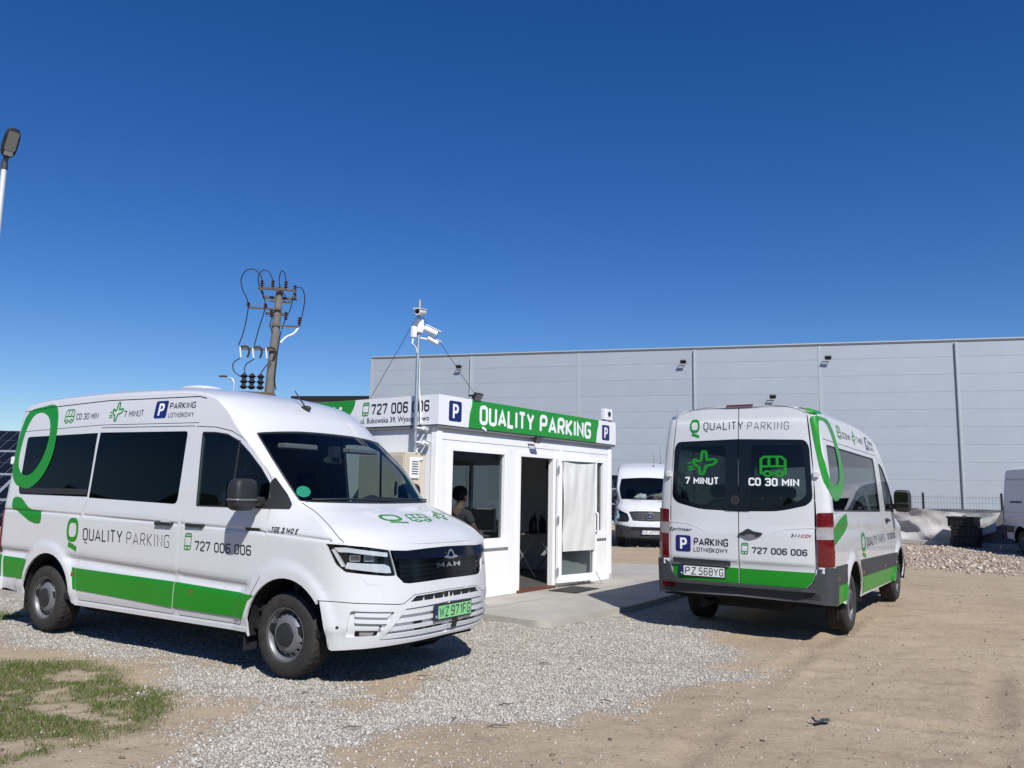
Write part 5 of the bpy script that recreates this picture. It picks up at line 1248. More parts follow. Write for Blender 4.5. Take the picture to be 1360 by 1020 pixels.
# seated person at the desk
def skin_mesh(name, nodes, edges, m, parent, root=0, sub=2):
    me = bpy.data.meshes.new(name); me.from_pydata([n[:3] for n in nodes], edges, []); ob = bpy.data.objects.new(name, me); COL.objects.link(ob)
    ob.modifiers.new('s', 'SKIN'); ob.modifiers.new('d', 'SUBSURF').levels = sub
    for i, n in enumerate(nodes): d = me.skin_vertices[0].data[i]; d.radius = (n[3], n[4] if len(n) > 4 else n[3]); d.use_root = (i == root)
    dg = bpy.context.evaluated_depsgraph_get(); dg.update(); nm = bpy.data.meshes.new_from_object(ob.evaluated_get(dg)); bpy.data.objects.remove(ob)
    nm.materials.clear(); nm.materials.append(M[m]); nm.polygons.foreach_set('use_smooth', [True]*len(nm.polygons)); nm.name = name
    return link(bpy.data.objects.new(name, nm), parent)
per = thing('person', 'person with dark hair in a grey shirt seated at the desk behind the window', 'person', kloc(1.22, .60, .12), KA+R(90))
N = [(0, 0, .60, .15, .12), (0, .02, .78, .14, .11), (0, .03, .98, .16, .11), (0, .02, 1.12, .12, .09), (0, -.01, 1.20, .055), (0, -.03, 1.27, .065), (0, -.04, 1.36, .085, .10), (0, -.035, 1.43, .07, .08)]
E_ = [(i, i+1) for i in range(7)]
for s in (-1, 1):
    k = len(N); N += [(s*.18, .03, 1.10, .06), (s*.25, -.04, .90, .045), (s*.19, -.26, .78, .036), (s*.17, -.34, .77, .03), (s*.165, -.40, .765, .036, .016)]; E_ += [(3, k), (k, k+1), (k+1, k+2), (k+2, k+3), (k+3, k+4)]
    for j, l in enumerate((.065, .075, .08, .07)):
        q = len(N); x = s*(.165-.026+.0175*j); N += [(x, -.44, .765, .009), (x, -.44-l*.5, .772, .0085), (x, -.44-l, .760, .007)]; E_ += [(k+4, q), (q, q+1), (q+1, q+2)]
    q = len(N); N += [(s*.125, -.40, .762, .011), (s*.105, -.44, .757, .008)]; E_ += [(k+4, q), (q, q+1)]
    k = len(N); N += [(s*.10, -.02, .57, .095), (s*.12, -.42, .56, .07), (s*.12, -.44, .12, .045), (s*.12, -.55, .05, .04, .03)]; E_ += [(0, k), (k, k+1), (k+1, k+2), (k+2, k+3)]
bd = skin_mesh('body', N, E_, 'skin', per)
skin_mesh('shirt', [(0, 0, .60, .165, .135), (0, .02, .78, .155, .125), (0, .03, .98, .175, .125), (0, .02, 1.12, .135, .105), (-.18, .03, 1.10, .075), (-.24, -.02, .95, .065), (.18, .03, 1.10, .075), (.24, -.02, .95, .065), (0, .0, 1.185, .075, .07)], [(0, 1), (1, 2), (2, 3), (3, 4), (4, 5), (3, 6), (6, 7), (3, 8)], 'shirt', per)
skin_mesh('trousers', [(0, 0, .60, .16, .13), (-.10, -.02, .57, .105), (-.12, -.42, .56, .08), (-.12, -.44, .16, .06), (.10, -.02, .57, .105), (.12, -.42, .56, .08), (.12, -.44, .16, .06)], [(0, 1), (1, 2), (2, 3), (0, 4), (4, 5), (5, 6)], 'trousers', per)
v, f = superbox((0, -.005, 1.395), (.106, .118, .115), 2.3, (20, 14)); v = [(q[0], max(q[1], -.075) if q[2] < 1.41 else q[1], q[2]) for q in v]; mk('hair', v, f, 'hair', per)
for s in (-1, 1):
    b = MB(); b.add(*superbox((s*.092, -.03, 1.345), (.014, .025, .035), 2.2, (10, 8))); b.build('ear', 'skin', bd, True); b = MB(); b.add(*superbox((s*.034, -.128, 1.36), (.014, .008, .008), 2, (10, 8))); b.build('eye', 'wfilm', bd, True)
b = MB(); b.add(*superbox((0, -.142, 1.33), (.014, .018, .026), 2, (10, 8))); b.build('nose', 'skin', bd, True); b = MB(); b.add(*superbox((0, -.130, 1.285), (.026, .006, .007), 2, (10, 8))); b.build('mouth', 'red_ink', bd, True)
# doormat
dm = thing('door_mat', 'dark rectangular mat lying on the concrete before the open door', 'mat', kloc(2.85, -.40, .062), KA+R(4)); b = MB(); b.box(-.40, .40, -.24, .24, 0, .012, None, .004); b.build('rubber_backing', 'black', dm); b = MB(); b.box(-.37, .37, -.21, .21, .0105, .016); b.build('pile', 'matt', dm)
# camera mast
mast = thing('camera_mast', 'slim galvanised mast with white cameras fixed to the kiosk corner', 'mast', kloc(-.17, .24), KA)
b = MB(); b.tube([(0, 0, 2.02), (0, 0, 4.12)], [.027, .024], 12); pole = b.build('pole', 'galv', mast, True)
for z in (2.17, 2.36):
    b = MB(); b.box(-.03, .16, -.02, .02, z-.02, z+.02); b.build('bracket', 'galv', mast)
def cctv(x, y, z, yaw, pitch, l=.24, r=.042):
    mt = Matrix.Translation((x, y, z)) @ Matrix.Rotation(R(yaw), 4, 'Z') @ Matrix.Rotation(R(pitch), 4, 'Y')
    b = MB(); b.lathe([(0, -l/2), (r*.8, -l/2), (r, -l/2+.02), (r, l/2), (r*.8, l/2), (r*.75, l/2-.01)], 16, 'x', (0, 0, 0), mt); b.box(-l/2, l/2+.04, -r*1.05, r*1.05, r*.9, r*1.1, mt); c = b.build('camera', 'wfilm', mast, True)
    b = MB(); b.lathe([(0, l/2+.002), (r*.74, l/2-.001), (r*.74, l/2-.02)], 16, 'x', (0, 0, 0), mt); b.build('lens', 'gloss', c); b = MB(); b.tube([(x, y, z), (0, 0, z+.02)], .012, 6); b.build('camera_arm', 'wfilm', c)
cctv(-.06, -.08, 3.93, 200, 8); cctv(.10, -.12, 3.70, -35, 22, .19); cctv(.17, -.10, 3.58, -30, 25, .16, .035)
b = MB(); b.box(-.05, .05, -.05, .05, 3.66, 3.85, None, .01); b.build('junction_box', 'wfilm', mast); b = MB(); b.box(-.13, -.06, -.03, .03, 3.58, 3.74, None, .01); b.build('junction_box', 'wfilm', mast)
b = MB(); b.tube([(-.1, 0, 3.6), (-.12, .0, 3.5), (-.05, 0, 3.46), (.03, 0, 3.3), (.035, 0, 2.95), (.08, .0, 2.7), (.10, .0, 2.44)], .012, 6); b.build('cable', 'wfilm', mast, True)
cctv(.05, -.14, 2.17, 20, 5, .15, .03); cctv(.04, -.14, 2.36, 20, 5, .13, .025)
b = MB()
pts = [(.02+.06*math.cos(k*1.3), -.03+.05*math.sin(k*2.1), 2.12-.03*k) for k in range(8)]; b.tube(smooth_poly(pts, 3, False), .012, 5); b.build('cable', 'wfilm', mast, True)
for e in ((.72, -.1, 2.84), (-.05, 1.25, 2.83)):
    b = MB(); b.tube([(0, 0, 3.95), (e[0]+.17, e[1]-.24, e[2])], .0035, 4); b.build('guy_wire', 'black', mast)
# ---------------------------------------------------------------- warehouse
WX, WY, WA, BAY, WZ = -8.0136, 45.5155, -.2781, 6.0, 9.0757
M['wpanel'] = mat('grey_sandwich_panel', (.345, .385, .43), .42, .2, var=.035, vscale=.8)
M['wpanel2'] = mat('grey_sandwich_panel_b', (.336, .376, .42), .42, .2, var=.035, vscale=.7)
M['wtrim'] = mat('pale_grey_trim', (.40, .435, .46), .4, .3, var=.03)
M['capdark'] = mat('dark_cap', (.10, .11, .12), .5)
wh = thing('warehouse', 'large flat-roofed grey warehouse clad in horizontal metal panels', 'warehouse', (WX, WY, 0), WA)
NB = 9; b = MB(); b.box(.02, NB*BAY-.02, .08, 38, 0, WZ-.06); b.build('core', 'wpanel2', wh)
seams = [WZ-.12] + [WZ-.8372-.8262*k for k in range(10)] + [.0]
pm = {}
for i in range(NB):
    for k in range(len(seams)-1):
        z1, z0 = seams[k], seams[k+1]; h = round(z1-z0, 3); key = (h, (i*7+k*3) % 5 == 0)
        if key not in pm:
            b = MB(); b.box(.09, BAY-.09, 0, .075, .0015, h-.0015, None, .006); o = b.build('wall_panel', 'wpanel2' if key[1] else 'wpanel', wh); pm[key] = o.data
        else: o = link(bpy.data.objects.new('wall_panel', pm[key]), wh)
        o.location = (i*BAY, 0, z0)
for i in range(NB+1):
    b = MB(); b.box(i*BAY-.095, i*BAY+.095, -.015, .078, 0, WZ-.14, None, .01); b.build('joint_cover', 'wtrim', wh)
    if i % 2: b = MB(); b.tube([(i*BAY-.02, -.075, 0), (i*BAY-.02, -.075, WZ-.2)], .05, 8); b.build('downpipe', 'wtrim', wh, True)
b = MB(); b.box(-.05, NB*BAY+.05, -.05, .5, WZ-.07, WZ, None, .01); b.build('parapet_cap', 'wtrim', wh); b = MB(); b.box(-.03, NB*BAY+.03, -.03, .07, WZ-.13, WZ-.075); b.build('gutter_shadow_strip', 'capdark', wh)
b = MB(); b.box(-.03, .06, .0, 38, 0, WZ-.08); b.build('end_wall', 'wpanel', wh)
def wloc(x, y, z): c, s = math.cos(WA), math.sin(WA); return (WX+c*x-s*y, WY+s*x+c*y, z)
for x, z in ((5.35, 8.35), (17.45, 8.30), (24.35, 8.32), (21.75, 6.45), (36.4, 8.32), (42.2, 8.32)):
    flood('wall_floodlight', 'grey floodlight bracketed high on the warehouse wall panels', wloc(x, -.28, z), WA, 'greyplastic', 'floodlights along the warehouse wall', 1.8, 40, 'gloss')
# dark low building beyond the kiosk
db = thing('flat_building', 'low dark flat-roofed building left of the grey warehouse', 'building', (-13.8, 51, 0), R(-10))
b = MB(); b.box(0, 8, 0, 12, 0, 7.0); b.build('wall', 'wpanel2', db); b = MB(); b.box(-.2, 8.2, -.2, 12.2, 7.0, 7.32); b.build('roof_edge', 'dark', db)
for k in range(4): b = MB(); b.box(.8+1.8*k, 2.0+1.8*k, -.04, .05, 4.4, 5.8); b.build('window', 'gloss', db)

# ---------------------------------------------------------------- electricity pole with switchgear
M['concrete'] = mat('concrete_pole', (.15, .143, .13), .85, bump=.3, bscale=30, var=.12)
M['wire'] = mat('black_cable', (.01, .01, .011), .6); M['porcelain'] = mat('brown_insulator', (.05, .03, .025), .3); M['rust'] = mat('rusty_steel', (.10, .075, .06), .7, .3, var=.3, vscale=10)
EP = thing('electricity_pole', 'concrete electricity pole with crossarms, insulators and looping black cables', 'power pole', ((359-680)/1069.6*26, 26, 0), R(12))
S_ = 1/41.1
def ep(px, py, d=0): return ((px-366)*S_, d, 1.55+(648-py)*S_)   # sketch units on the pole's own upright plane
b = MB(); b.tube([(-.08, 0, 0), ep(363, 520), ep(369, 378)], [.20, .155, .115], 20); b.build('post', 'concrete', EP, True)
for (x0, y0, x1, y1, d, r) in ((341, 381, 389, 383, -.22, .035), (346, 390, 392, 391, .22, .04), (330, 407, 372, 410, -.15, .03), (352, 412, 376, 414, .15, .04), (357, 432, 396, 431, -.12, .025), (322, 465, 370, 466, -.18, .035), (356, 398, 384, 398, .0, .03)):
    b = MB(); p, q = ep(x0, y0, d), ep(x1, y1, d); b.box(p[0], q[0], d-r, d+r, min(p[2], q[2])-r, min(p[2], q[2])+r); b.build('crossarm', 'rust', EP)
for x in (346, 389):
    p = ep(x, 386); b = MB(); b.box(p[0]-.03, p[0]+.03, -.3, .3, p[2]-.03, p[2]+.03); b.build('crossarm', 'rust', EP)
def insul(x, y, z, h=.35, r=.07, n=4, m='porcelain'):
    pr = [(0, 0)]
    for k in range(n): pr += [(r*.5, h*(k+.1)/n), (r, h*(k+.45)/n), (r*.5, h*(k+.8)/n)]
    pr += [(.03, h), (0, h+.02)]; b = MB(); b.lathe(pr, 14, 'z', (x, y, z)); b.build('insulator', m, EP, True)
for px, py, d, h in ((346, 384, -.2, .3), (360, 384, -.2, .32), (377, 384, -.2, .32), (388, 386, .2, .35), (330, 409, -.15, .14), (352, 409, -.15, .14), (360, 421, -.1, .28), (379, 424, -.1, .28), (397, 431, -.12, .3)): insul(*ep(px, py, d), h)
for px in (331, 341, 352): insul(*ep(px, 521, -.3), .52, .13, 3, 'black')
b = MB(); p = ep(318, 530, -.3); q = ep(372, 519, -.3); b.box(p[0], q[0], -.7, .25, p[2]-1.6, q[2]-.15, None, .04); tr = b.build('transformer', 'rust', EP)
for k in range(8): b = MB(); b.box(p[0]+.1+k*.15, p[0]+.13+k*.15, -.82, -.69, p[2]-1.4, p[2]-.3); b.build('cooling_fin', 'rust', tr)
for i, px in enumerate((331, 347, 364)):
    p = ep(px, 470, -.2); b = MB()
    pts = [ep(px-7, 464, -.2), ep(px+1, 463, -.2), ep(px+4, 470, -.2), ep(px+2, 478, -.2)]; b.tube(smooth_poly(pts, 4, False), .032, 8); b.build('fuse_holder', 'black', EP, True)
    b = MB(); b.tube([ep(px-8, 465, -.22), ep(px-6, 478, -.22)], .022, 8); b.build('fuse', 'wfilm', EP, True)
for pts, d in (([(346, 376), (344, 366), (335, 358), (325, 360), (319, 372), (322, 388), (330, 406), (327, 440), (321, 462)], -.2), ([(361, 374), (355, 361), (347, 358), (341, 366), (343, 382), (352, 405), (345, 440), (341, 462)], -.2), ([(377, 374), (375, 361), (371, 357), (368, 366), (370, 380), (380, 396)], -.2),
               ([(390, 376), (397, 376), (402, 390), (400, 412), (398, 424)], .1), ([(386, 388), (384, 405), (378, 420), (374, 436)], .1), ([(324, 480), (316, 487), (318, 498), (330, 506)], -.25), ([(342, 480), (332, 488), (331, 498), (333, 505)], -.25), ([(364, 480), (354, 494), (349, 505)], -.25), ([(362, 418), (359, 432), (364, 444)], -.1), ([(372, 520), (369, 500), (371, 470), (374, 440)], -.21)):
    b = MB(); b.tube([ep(x, y, d) for x, y in smooth_poly(pts, 4, False)], .018, 5); b.build('cable', 'wire', EP, True)
b = MB(); b.tube([ep(x, y, -.12) for x, y in smooth_poly([(396, 434), (390, 442), (381, 447), (374, 455)], 4, False)], .035, 6); b.build('cable_end', 'wfilm', EP, True)

# ---------------------------------------------------------------- street lamps
def lamp(name, label, loc, h, rz, sc=1., lean=0):
    o = thing(name, label, 'street lamp', loc, rz)
    b = MB(); b.tube([(0, 0, 0), (0, 0, h)], [.075*sc, .048*sc], 14); b.build('pole', 'galv' if sc < 1 else 'lamp_pole', o, True)
    b = MB(); b.tube([(0, 0, h-.02), (0, 0, h+.12)], .058*sc, 12); b.tube([(0, 0, h+.12), (0, -.06, h+.22)], .045*sc, 10); nk = b.build('neck', 'greyplastic', o, True)
    mt = Matrix.Translation((0, -.06, h+.22)) @ Matrix.Rotation(R(-58), 4, 'X')
    b = MB(); v, f = superbox((0, -.27*sc, .0), (.135*sc, .29*sc, .05*sc), 3, (24, 10)); b.add([mt @ Vector(q) for q in v], f); hd = b.build('lamp_head', 'black', o, True)
    u, t = fill2d(rpoly([(-.088*sc, -.50*sc), (.088*sc, -.50*sc), (.094*sc, -.13*sc), (-.094*sc, -.13*sc)], .04, 3), (), .2); mk('diffuser', [mt @ Vector((q[0], q[1], -.0505*sc)) for q in u], t, 'lamp_glass', hd)
    u, t = fill2d(rr(-.075*sc, -.12*sc, .075*sc, -.03*sc, .02), (), .2); mk('sensor_plate', [mt @ Vector((q[0], q[1], -.0495*sc)) for q in u], t, 'whitelens', hd); return o
M['lamp_pole'] = mat('white_pole', (.62, .65, .68), .45, .2); M['lamp_glass'] = mat('lamp_glass', (.22, .22, .20), .25)
lamp('street_lamp', 'grey street lamp with oval head on a tall white pole beside the solar panels', (-9.56, 14.4, 0), 7.36, R(50))
ll = thing('street_lamp', 'far street lamp with bent arm beyond the roof of the electric minibus', 'street lamp', ((308-680)/1069.6*60, 60, 0), 0)
b = MB(); b.tube([(0, 0, 0), (0, 0, 9.3), (-.15, 0, 9.55), (-.75, 0, 9.75)], .06, 8); b.build('pole', 'galv', ll, True); b = MB(); b.box(-1.15, -.55, -.12, .12, 9.70, 9.82, None, .03); b.build('lamp_head', 'greyplastic', ll)

# ---------------------------------------------------------------- solar tables
M['cell'] = mat('solar_cell', (.006, .007, .010), .25); M['alu'] = mat('aluminium_frame', (.60, .62, .64), .4, .6)
def solar(x0, y0, nx, label, rz=0, nz=3, zb=.55):
    o = thing('solar_table', label, 'solar panel', (x0, y0, 0), rz, 'solar panel tables'); t = R(33); mw, mh = 1.75, 1.08
    mt = Matrix.Translation((0, 0, zb)) @ Matrix.Rotation(t, 4, 'X')
    for i in range(nx):
        for k in range(nz):
            b = MB(); X, Yy = i*(mw+.03), k*(mh+.03); b.box(X, X+mw, Yy, Yy+mh, -.035, 0, mt); p = b.build('solar_module', 'alu', o); b = MB()
            for c in range(6):
                for r_ in range(2): b.box(X+.03+c*.283, X+.03+c*.283+.274, Yy+.03+r_*.512, Yy+.03+r_*.512+.504, .001, .003, mt)
            b.build('cell_grid', 'cell', p)
    for i in range(0, nx+1, 2):
        X = i*(mw+.03); b = MB()
        for yy in (.4, nz*1.1-.4): q = mt @ Vector((X, yy, -.06)); b.tube([(q.x, q.y, 0), q], .035, 6)
        b.tube([mt @ Vector((X, 0, -.07)), mt @ Vector((X, nz*1.1, -.07))], .03, 6); b.build('support', 'galv', o)
solar(-17.5, 18.2, 9, 'dark blue solar panel table standing behind the two white minibuses and kiosk', R(0), 4)
solar(1.6, 31.5, 2, 'short dark solar panel table between the kiosk and the plain white van', R(0), 3)

# ---------------------------------------------------------------- fence with tarpaulin, kerb, crates
M['tarp'] = mat('white_tarpaulin', (.56, .545, .51), .95, spec=.1, bump=.3, bscale=12, var=.10, vscale=3); M['greytarp'] = mat('grey_net', (.16, .165, .17), .9, bump=.3, bscale=60)
M['kerb'] = mat('concrete_kerb', (.40, .385, .35), .9, bump=.3, bscale=30, var=.1)
fa = math.atan2(26.9-29.3, 16.5-14.1); fo = Vector((14.1, 29.3, 0)); fd = Vector((math.cos(fa), math.sin(fa), 0)); fn_ = Vector((math.sin(fa), -math.cos(fa), 0))
fence = thing('mesh_fence', 'dark wire mesh fence with steel posts behind the white tarpaulin', 'fence', fo, fa)
F0, F1 = -11., 12.
for k in range(-4, 6):
    b = MB(); x = .75+2.45*k; b.box(x-.03, x+.03, -.03, .03, 0, 1.80); b.build('fence_post', 'black', fence)
for k in range(-4, 5):
    x = .75+2.45*k; b = MB()
    for z in np.arange(.25, 1.72, .2): b.tube([(x+.03, 0, z), (x+2.42, 0, z)], .004, 4, False)
    for u in np.arange(.08, 2.42, .10): b.tube([(x+u, .004, .2), (x+u, .004, 1.72)], .003, 4, False)
    b.build('mesh_panel', 'greyplastic', fence)
def fbm_s(x, y):
    return sum(.5**(k+1)*math.sin(x*1.7*1.9**k+1.3*k+2*math.sin(y*1.3*1.7**k+k)) for k in range(4))
def drape(name, label, x0, x1, ztop, zbot, y, m, seed, sag=.12, nx=150, nz=30):
    r = np.random.default_rng(seed); ph = r.uniform(0, 6.28, 8); V = []; Fc = []
    for j in range(nz+1):
        for i in range(nx+1):
            u, w = i/nx, j/nz; x = x0+(x1-x0)*u; zt = ztop(u); zb = zbot(u); z = zt+(zb-zt)*w
            f = sum(.045*math.sin(u*(5+4*k)+w*(3+2.5*((-1)**k)*k)+ph[k])/(1+.4*k) for k in range(6)) + .10*w*math.sin(u*11+ph[6])
            ph_ = (x-.75)/2.45; f += .08*(1-.4*w)*abs(math.cos(math.pi*ph_))**3 + .05*w*(1-abs(math.sin(2.2*x+2.0*w+ph[5])))**2 + .035*(1-abs(math.sin(1.7*x-2.4*w+ph[4])))**2
            V.append((x+.1*math.sin(w*3+u*9), y-.10-f-.06*w*w-.04*float(fbm_s(x*1.3, z*1.6))-.010*float(fbm_s(x*5+9, z*4)), z))
    for j in range(nz):
        for i in range(nx): a = j*(nx+1)+i; Fc.append((a, a+1, a+nx+2, a+nx+1))
    o = mk(name, V, Fc, m, None); o.location = fo; o.rotation_euler = (0, 0, fa); tag(o, label, 'tarpaulin'); return o
drape('tarpaulin', 'creased white tarpaulin hanging on the fence beside the black crates', -5.0, 3.15, lambda u: 1.26-.10*abs(math.sin(u*3.1*3))-(.25*max(0, u-.7)), lambda u: .14+.10*max(0, math.sin(u*9-1.2)) + (.75*max(0, u-.82)/.18)**2*.6, 0, 'tarp', 3)
drape('ground_net', 'dark grey net sheet on the fence under the white tarpaulin', -8.0, 11.0, lambda u: 1.22-.03*math.sin(u*20), lambda u: .10, .14, 'greytarp', 5, .05)
for k in range(-4, 5):
    pass
kb = thing('fence_plinth', 'low pale concrete plinth running along the foot of the fence', 'plinth', fo, fa)
for k in range(-4, 5):
    b = MB(); b.box(.75+2.45*k+.01, .75+2.45*(k+1)-.01, -.46, -.38, 0, .16, None, .012); b.build('plinth_block', 'kerb', kb)
for x in (-1.55, -.95):
    st_ = thing('timber_stake', 'leaning dark stake propped against the white tarpaulin', 'stake', fo+fd*(x+.6)+fn_*.62, fa, 'stakes propped on the tarpaulin'); b = MB(); b.box(-.03, .03, -.03, .03, 0, 1.5, Matrix.Rotation(R(14 if x < -1.2 else -6), 4, 'Y') @ Matrix.Rotation(R(-10), 4, 'X'), .004); b.build('pole', 'greyplastic', st_)
M['crate'] = mat('black_crate', (.012, .012, .013), .6)
cx0 = Vector((15.2, 27.2, 0))
for i, (dx_, z, tilt) in enumerate(((0, 0, 0), (.03, .34, 1.5), (-.04, .68, -2))):
    lb = ['black plastic crate at the bottom of the stack by the tarpaulin', 'black plastic crate in the middle of the stack by the tarpaulin', 'topmost black plastic crate of the stack, tilted, by the tarpaulin'][i]
    o = thing('plastic_crate', lb, 'crate', cx0+fd*dx_+Vector((0, 0, z)), fa+R(tilt*2), 'black crates stacked by the fence'); b = MB()
    w, d, h = .40, .30, .33; b.box(-w, w, -d, -d+.02, .0, h).box(-w, w, d-.02, d, 0, h).box(-w, -w+.02, -d, d, 0, h).box(w-.02, w, -d, d, 0, h).box(-w, w, -d, d, 0, .02); b.build('crate_body', 'crate', o)
    b = MB(); b.box(-w-.03, w+.03, -d-.03, -d, h-.06, h).box(-w-.03, w+.03, d, d+.03, h-.06, h).box(-w-.03, -w, -d, d, h-.06, h).box(w, w+.03, -d, d, h-.06, h); b.build('rim', 'crate', o)
    for k in range(5): b = MB(); b.box(-w+.08+k*.155, -w+.10+k*.155, -d-.02, -d, .02, h-.06); b.build('rib', 'crate', o)
# ---------------------------------------------------------------- ground
def vnoise(x, y, seed=0):
    def h(i, j):
        n = (i*374761393 + j*668265263 + seed*974711) & 0x7fffffff; n = ((n ^ (n >> 13))*1274126177) & 0x7fffffff; return ((n ^ (n >> 16)) & 0xffff)/65535.
    i = np.floor(x).astype(np.int64); j = np.floor(y).astype(np.int64); u = x-i; v = y-j; u = u*u*(3-2*u); v = v*v*(3-2*v)
    return (h(i, j)*(1-u)+h(i+1, j)*u)*(1-v)+(h(i, j+1)*(1-u)+h(i+1, j+1)*u)*v
def fbm(x, y, seed=0, oct=5):
    s = 0; a = .5
    for k in range(oct): s = s+a*vnoise(x*2**k, y*2**k, seed+k); a *= .5
    return s
def sdist(poly, x, y):
    P = np.stack([x, y], -1); n = len(poly); d = np.full(len(P), 1e9)
    for i in range(n):
        a = np.array(poly[i]); b = np.array(poly[(i+1) % n]); ab = b-a; t = np.clip(((P-a)@ab)/(ab@ab), 0, 1); d = np.minimum(d, np.hypot(*(P-a-t[:, None]*ab).T))
    return np.where(inside(poly, P), d, -d)
GRAVEL = [(-5.2, 8.45), (-4.1, 7.9), (-3.2, 7.22), (-2.45, 6.48), (-2.07, 6.06), (-1.85, 5.19), (-1.75, 4.0), (-.72, 4.0), (-.13, 4.9), (.38, 5.45), (.98, 6.1), (1.57, 6.75), (2.15, 7.45), (2.32, 8.5), (2.2, 9.2), (3.0, 10.8), (3.4, 13), (1, 13), (-1, 13), (-6, 14), (-9, 11)]
GRASS = [(-6.5, 7.6), (-4.6, 7.3), (-3.8, 7.42), (-3.2, 6.95), (-2.5, 6.3), (-2.3, 5.95), (-2.42, 5.2), (-2.7, 4.95), (-3.2, 4.3), (-6.5, 4.0)]
GRASS2 = [(-9.5, 10.6), (-6.6, 10.4), (-5.6, 9.9), (-5.75, 9.3), (-9.5, 9.3)]
RUBBLE = [(14.3, 28.2), (15.6, 26.4), (14.6, 22.5), (11.2, 17.2), (9.9, 17.6), (8.6, 21), (3.4, 24.6), (3.0, 25.8), (6, 28), (10, 31)]
PAD = [kloc(*q) for q in ((-.06, -1.70), (.03, -1.80), (2.0, -1.90), (4.0, -1.75), (7.4, -1.55), (8.2, .2), (7.6, 1.6), (5.2, 5.2), (-.3, 5.2), (-.06, .2))]
padxy = [(p.x, p.y) for p in PAD]
def gravel_mask(x, y):
    d = sdist(GRAVEL, x, y) + (fbm(x*1.6, y*2.2, 3)-.5)*1.3
    m = sstep(-.42, .45, d)
    bare = sstep(.50, .64, fbm(x*.75+y*.25, y*1.5-x*.3, 11)) * sstep(8.8, 6.6, y)
    return m*(1-.85*bare)
def grass_mask(x, y):
    d = np.maximum(sdist(GRASS, x, y), sdist(GRASS2, x, y)) + (fbm(x*2.2, y*2.2, 21)-.5)*.6
    return sstep(-.15, .20, d)*sstep(.33, .47, .6*fbm(x*2.0, y*2.6, 31)+.4*fbm(x*7, y*9, 33))
def rubble_mask(x, y): return sstep(-.6, .6, sdist(RUBBLE, x, y) + (fbm(x*.9, y*.9, 41)-.5)*2.)
TRACKS = [[(.1, 3.2), (1.35, 5.6), (2.75, 8.0), (3.75, 9.5), (5.6, 12.6), (8.5, 18)], [(1.75, 3.0), (2.85, 4.9), (4.2, 7.2), (5.2, 8.8), (7.1, 11.8), (10, 17)],
          [(6.5, 3.0), (4.2, 5.1), (2.6, 6.0), (1.2, 6.6), (-.6, 7.0), (-2.0, 7.1)]]
def track_d(x, y):
    P = np.stack([x, y], -1); d = np.full(len(P), 9.)
    for t in TRACKS:
        q = smooth_poly(t, 5, False)
        for a, b in zip(q[:-1], q[1:]):
            a = np.array(a); ab = np.array(b)-a; u = np.clip(((P-a)@ab)/(ab@ab), 0, 1); d = np.minimum(d, np.hypot(*(P-a-u[:, None]*ab).T))
    return d
def relief(x, y):
    z = (fbm(x*1.3, y*1.3, 51)-.5)*.06 + (fbm(x*4+.3*y, y*7, 61, 4)-.5)*.03
    nr_ = (y < 20) & (np.abs(x) < 12); td = np.full(len(x), 9.)
    if nr_.any(): td[nr_] = track_d(x[nr_], y[nr_])
    z = z + (-.020*np.exp(-(td/.10)**2) + .012*np.exp(-((td-.17)/.05)**2))*sstep(.38, .60, fbm(x*.9, y*.9, 95))
    z = z*sstep(60, 14, np.hypot(x, y-8)) + rubble_mask(x, y)*(.01+.035*fbm(x*.8, y*.8, 71))
    return z - .012
def axis(f0, f1, fs, m0, m1, ms, far):
    a = list(np.arange(f0, f1, fs)); l = list(np.arange(m0, f0, ms)); r = list(np.arange(f1, m1, ms)); return np.array([-far, -far*.3, -far*.1] + [v for v in l] + a + r + [m1+ms*4, far*.1, far*.3, far])
xs_ = axis(-6.2, 4.8, .055, -22, 26, .33, 2500); ys_ = axis(3.4, 12.5, .055, -12, 44, .33, 2500)
xs_ = np.unique(xs_); ys_ = np.unique(ys_)
XX, YY = np.meshgrid(xs_, ys_); xf, yf = XX.ravel(), YY.ravel(); near = (np.abs(xf) < 40) & (yf > -20) & (yf < 60)
zz = np.zeros(len(xf)); gm = np.zeros(len(xf)); sm = np.zeros(len(xf)); rm = np.zeros(len(xf))
zz[near] = relief(xf[near], yf[near]); gm[near] = gravel_mask(xf[near], yf[near]); sm[near] = grass_mask(xf[near], yf[near]); rm[near] = rubble_mask(xf[near], yf[near])
tkm = np.zeros(len(xf)); tk_ = near & (yf < 20) & (np.abs(xf) < 12); tkm[tk_] = np.exp(-(track_d(xf[tk_], yf[tk_])/.13)**2)*sstep(.36, .58, fbm(xf[tk_]*.9, yf[tk_]*.9, 95))*(.5+.5*fbm(xf[tk_]*9, yf[tk_]*9, 97))
nx_, ny_ = len(xs_), len(ys_); idx = np.arange(nx_*ny_).reshape(ny_, nx_)
Q4 = np.stack([idx[:-1, :-1], idx[:-1, 1:], idx[1:, 1:], idx[1:, :-1]], -1).reshape(-1, 4)
def fast_mesh(name, V, F, m, kind=None):
    me = bpy.data.meshes.new(name); k = F.shape[1]; me.vertices.add(len(V)); me.vertices.foreach_set('co', np.asarray(V, np.float32).ravel())
    me.loops.add(F.size); me.loops.foreach_set('vertex_index', F.astype(np.int32).ravel()); me.polygons.add(len(F)); me.polygons.foreach_set('loop_start', np.arange(0, F.size, k, dtype=np.int32)); me.polygons.foreach_set('loop_total', np.full(len(F), k, np.int32))
    me.materials.append(m); me.update(); me.validate(); o = link(bpy.data.objects.new(name, me))
    if kind: o['kind'] = kind
    return o
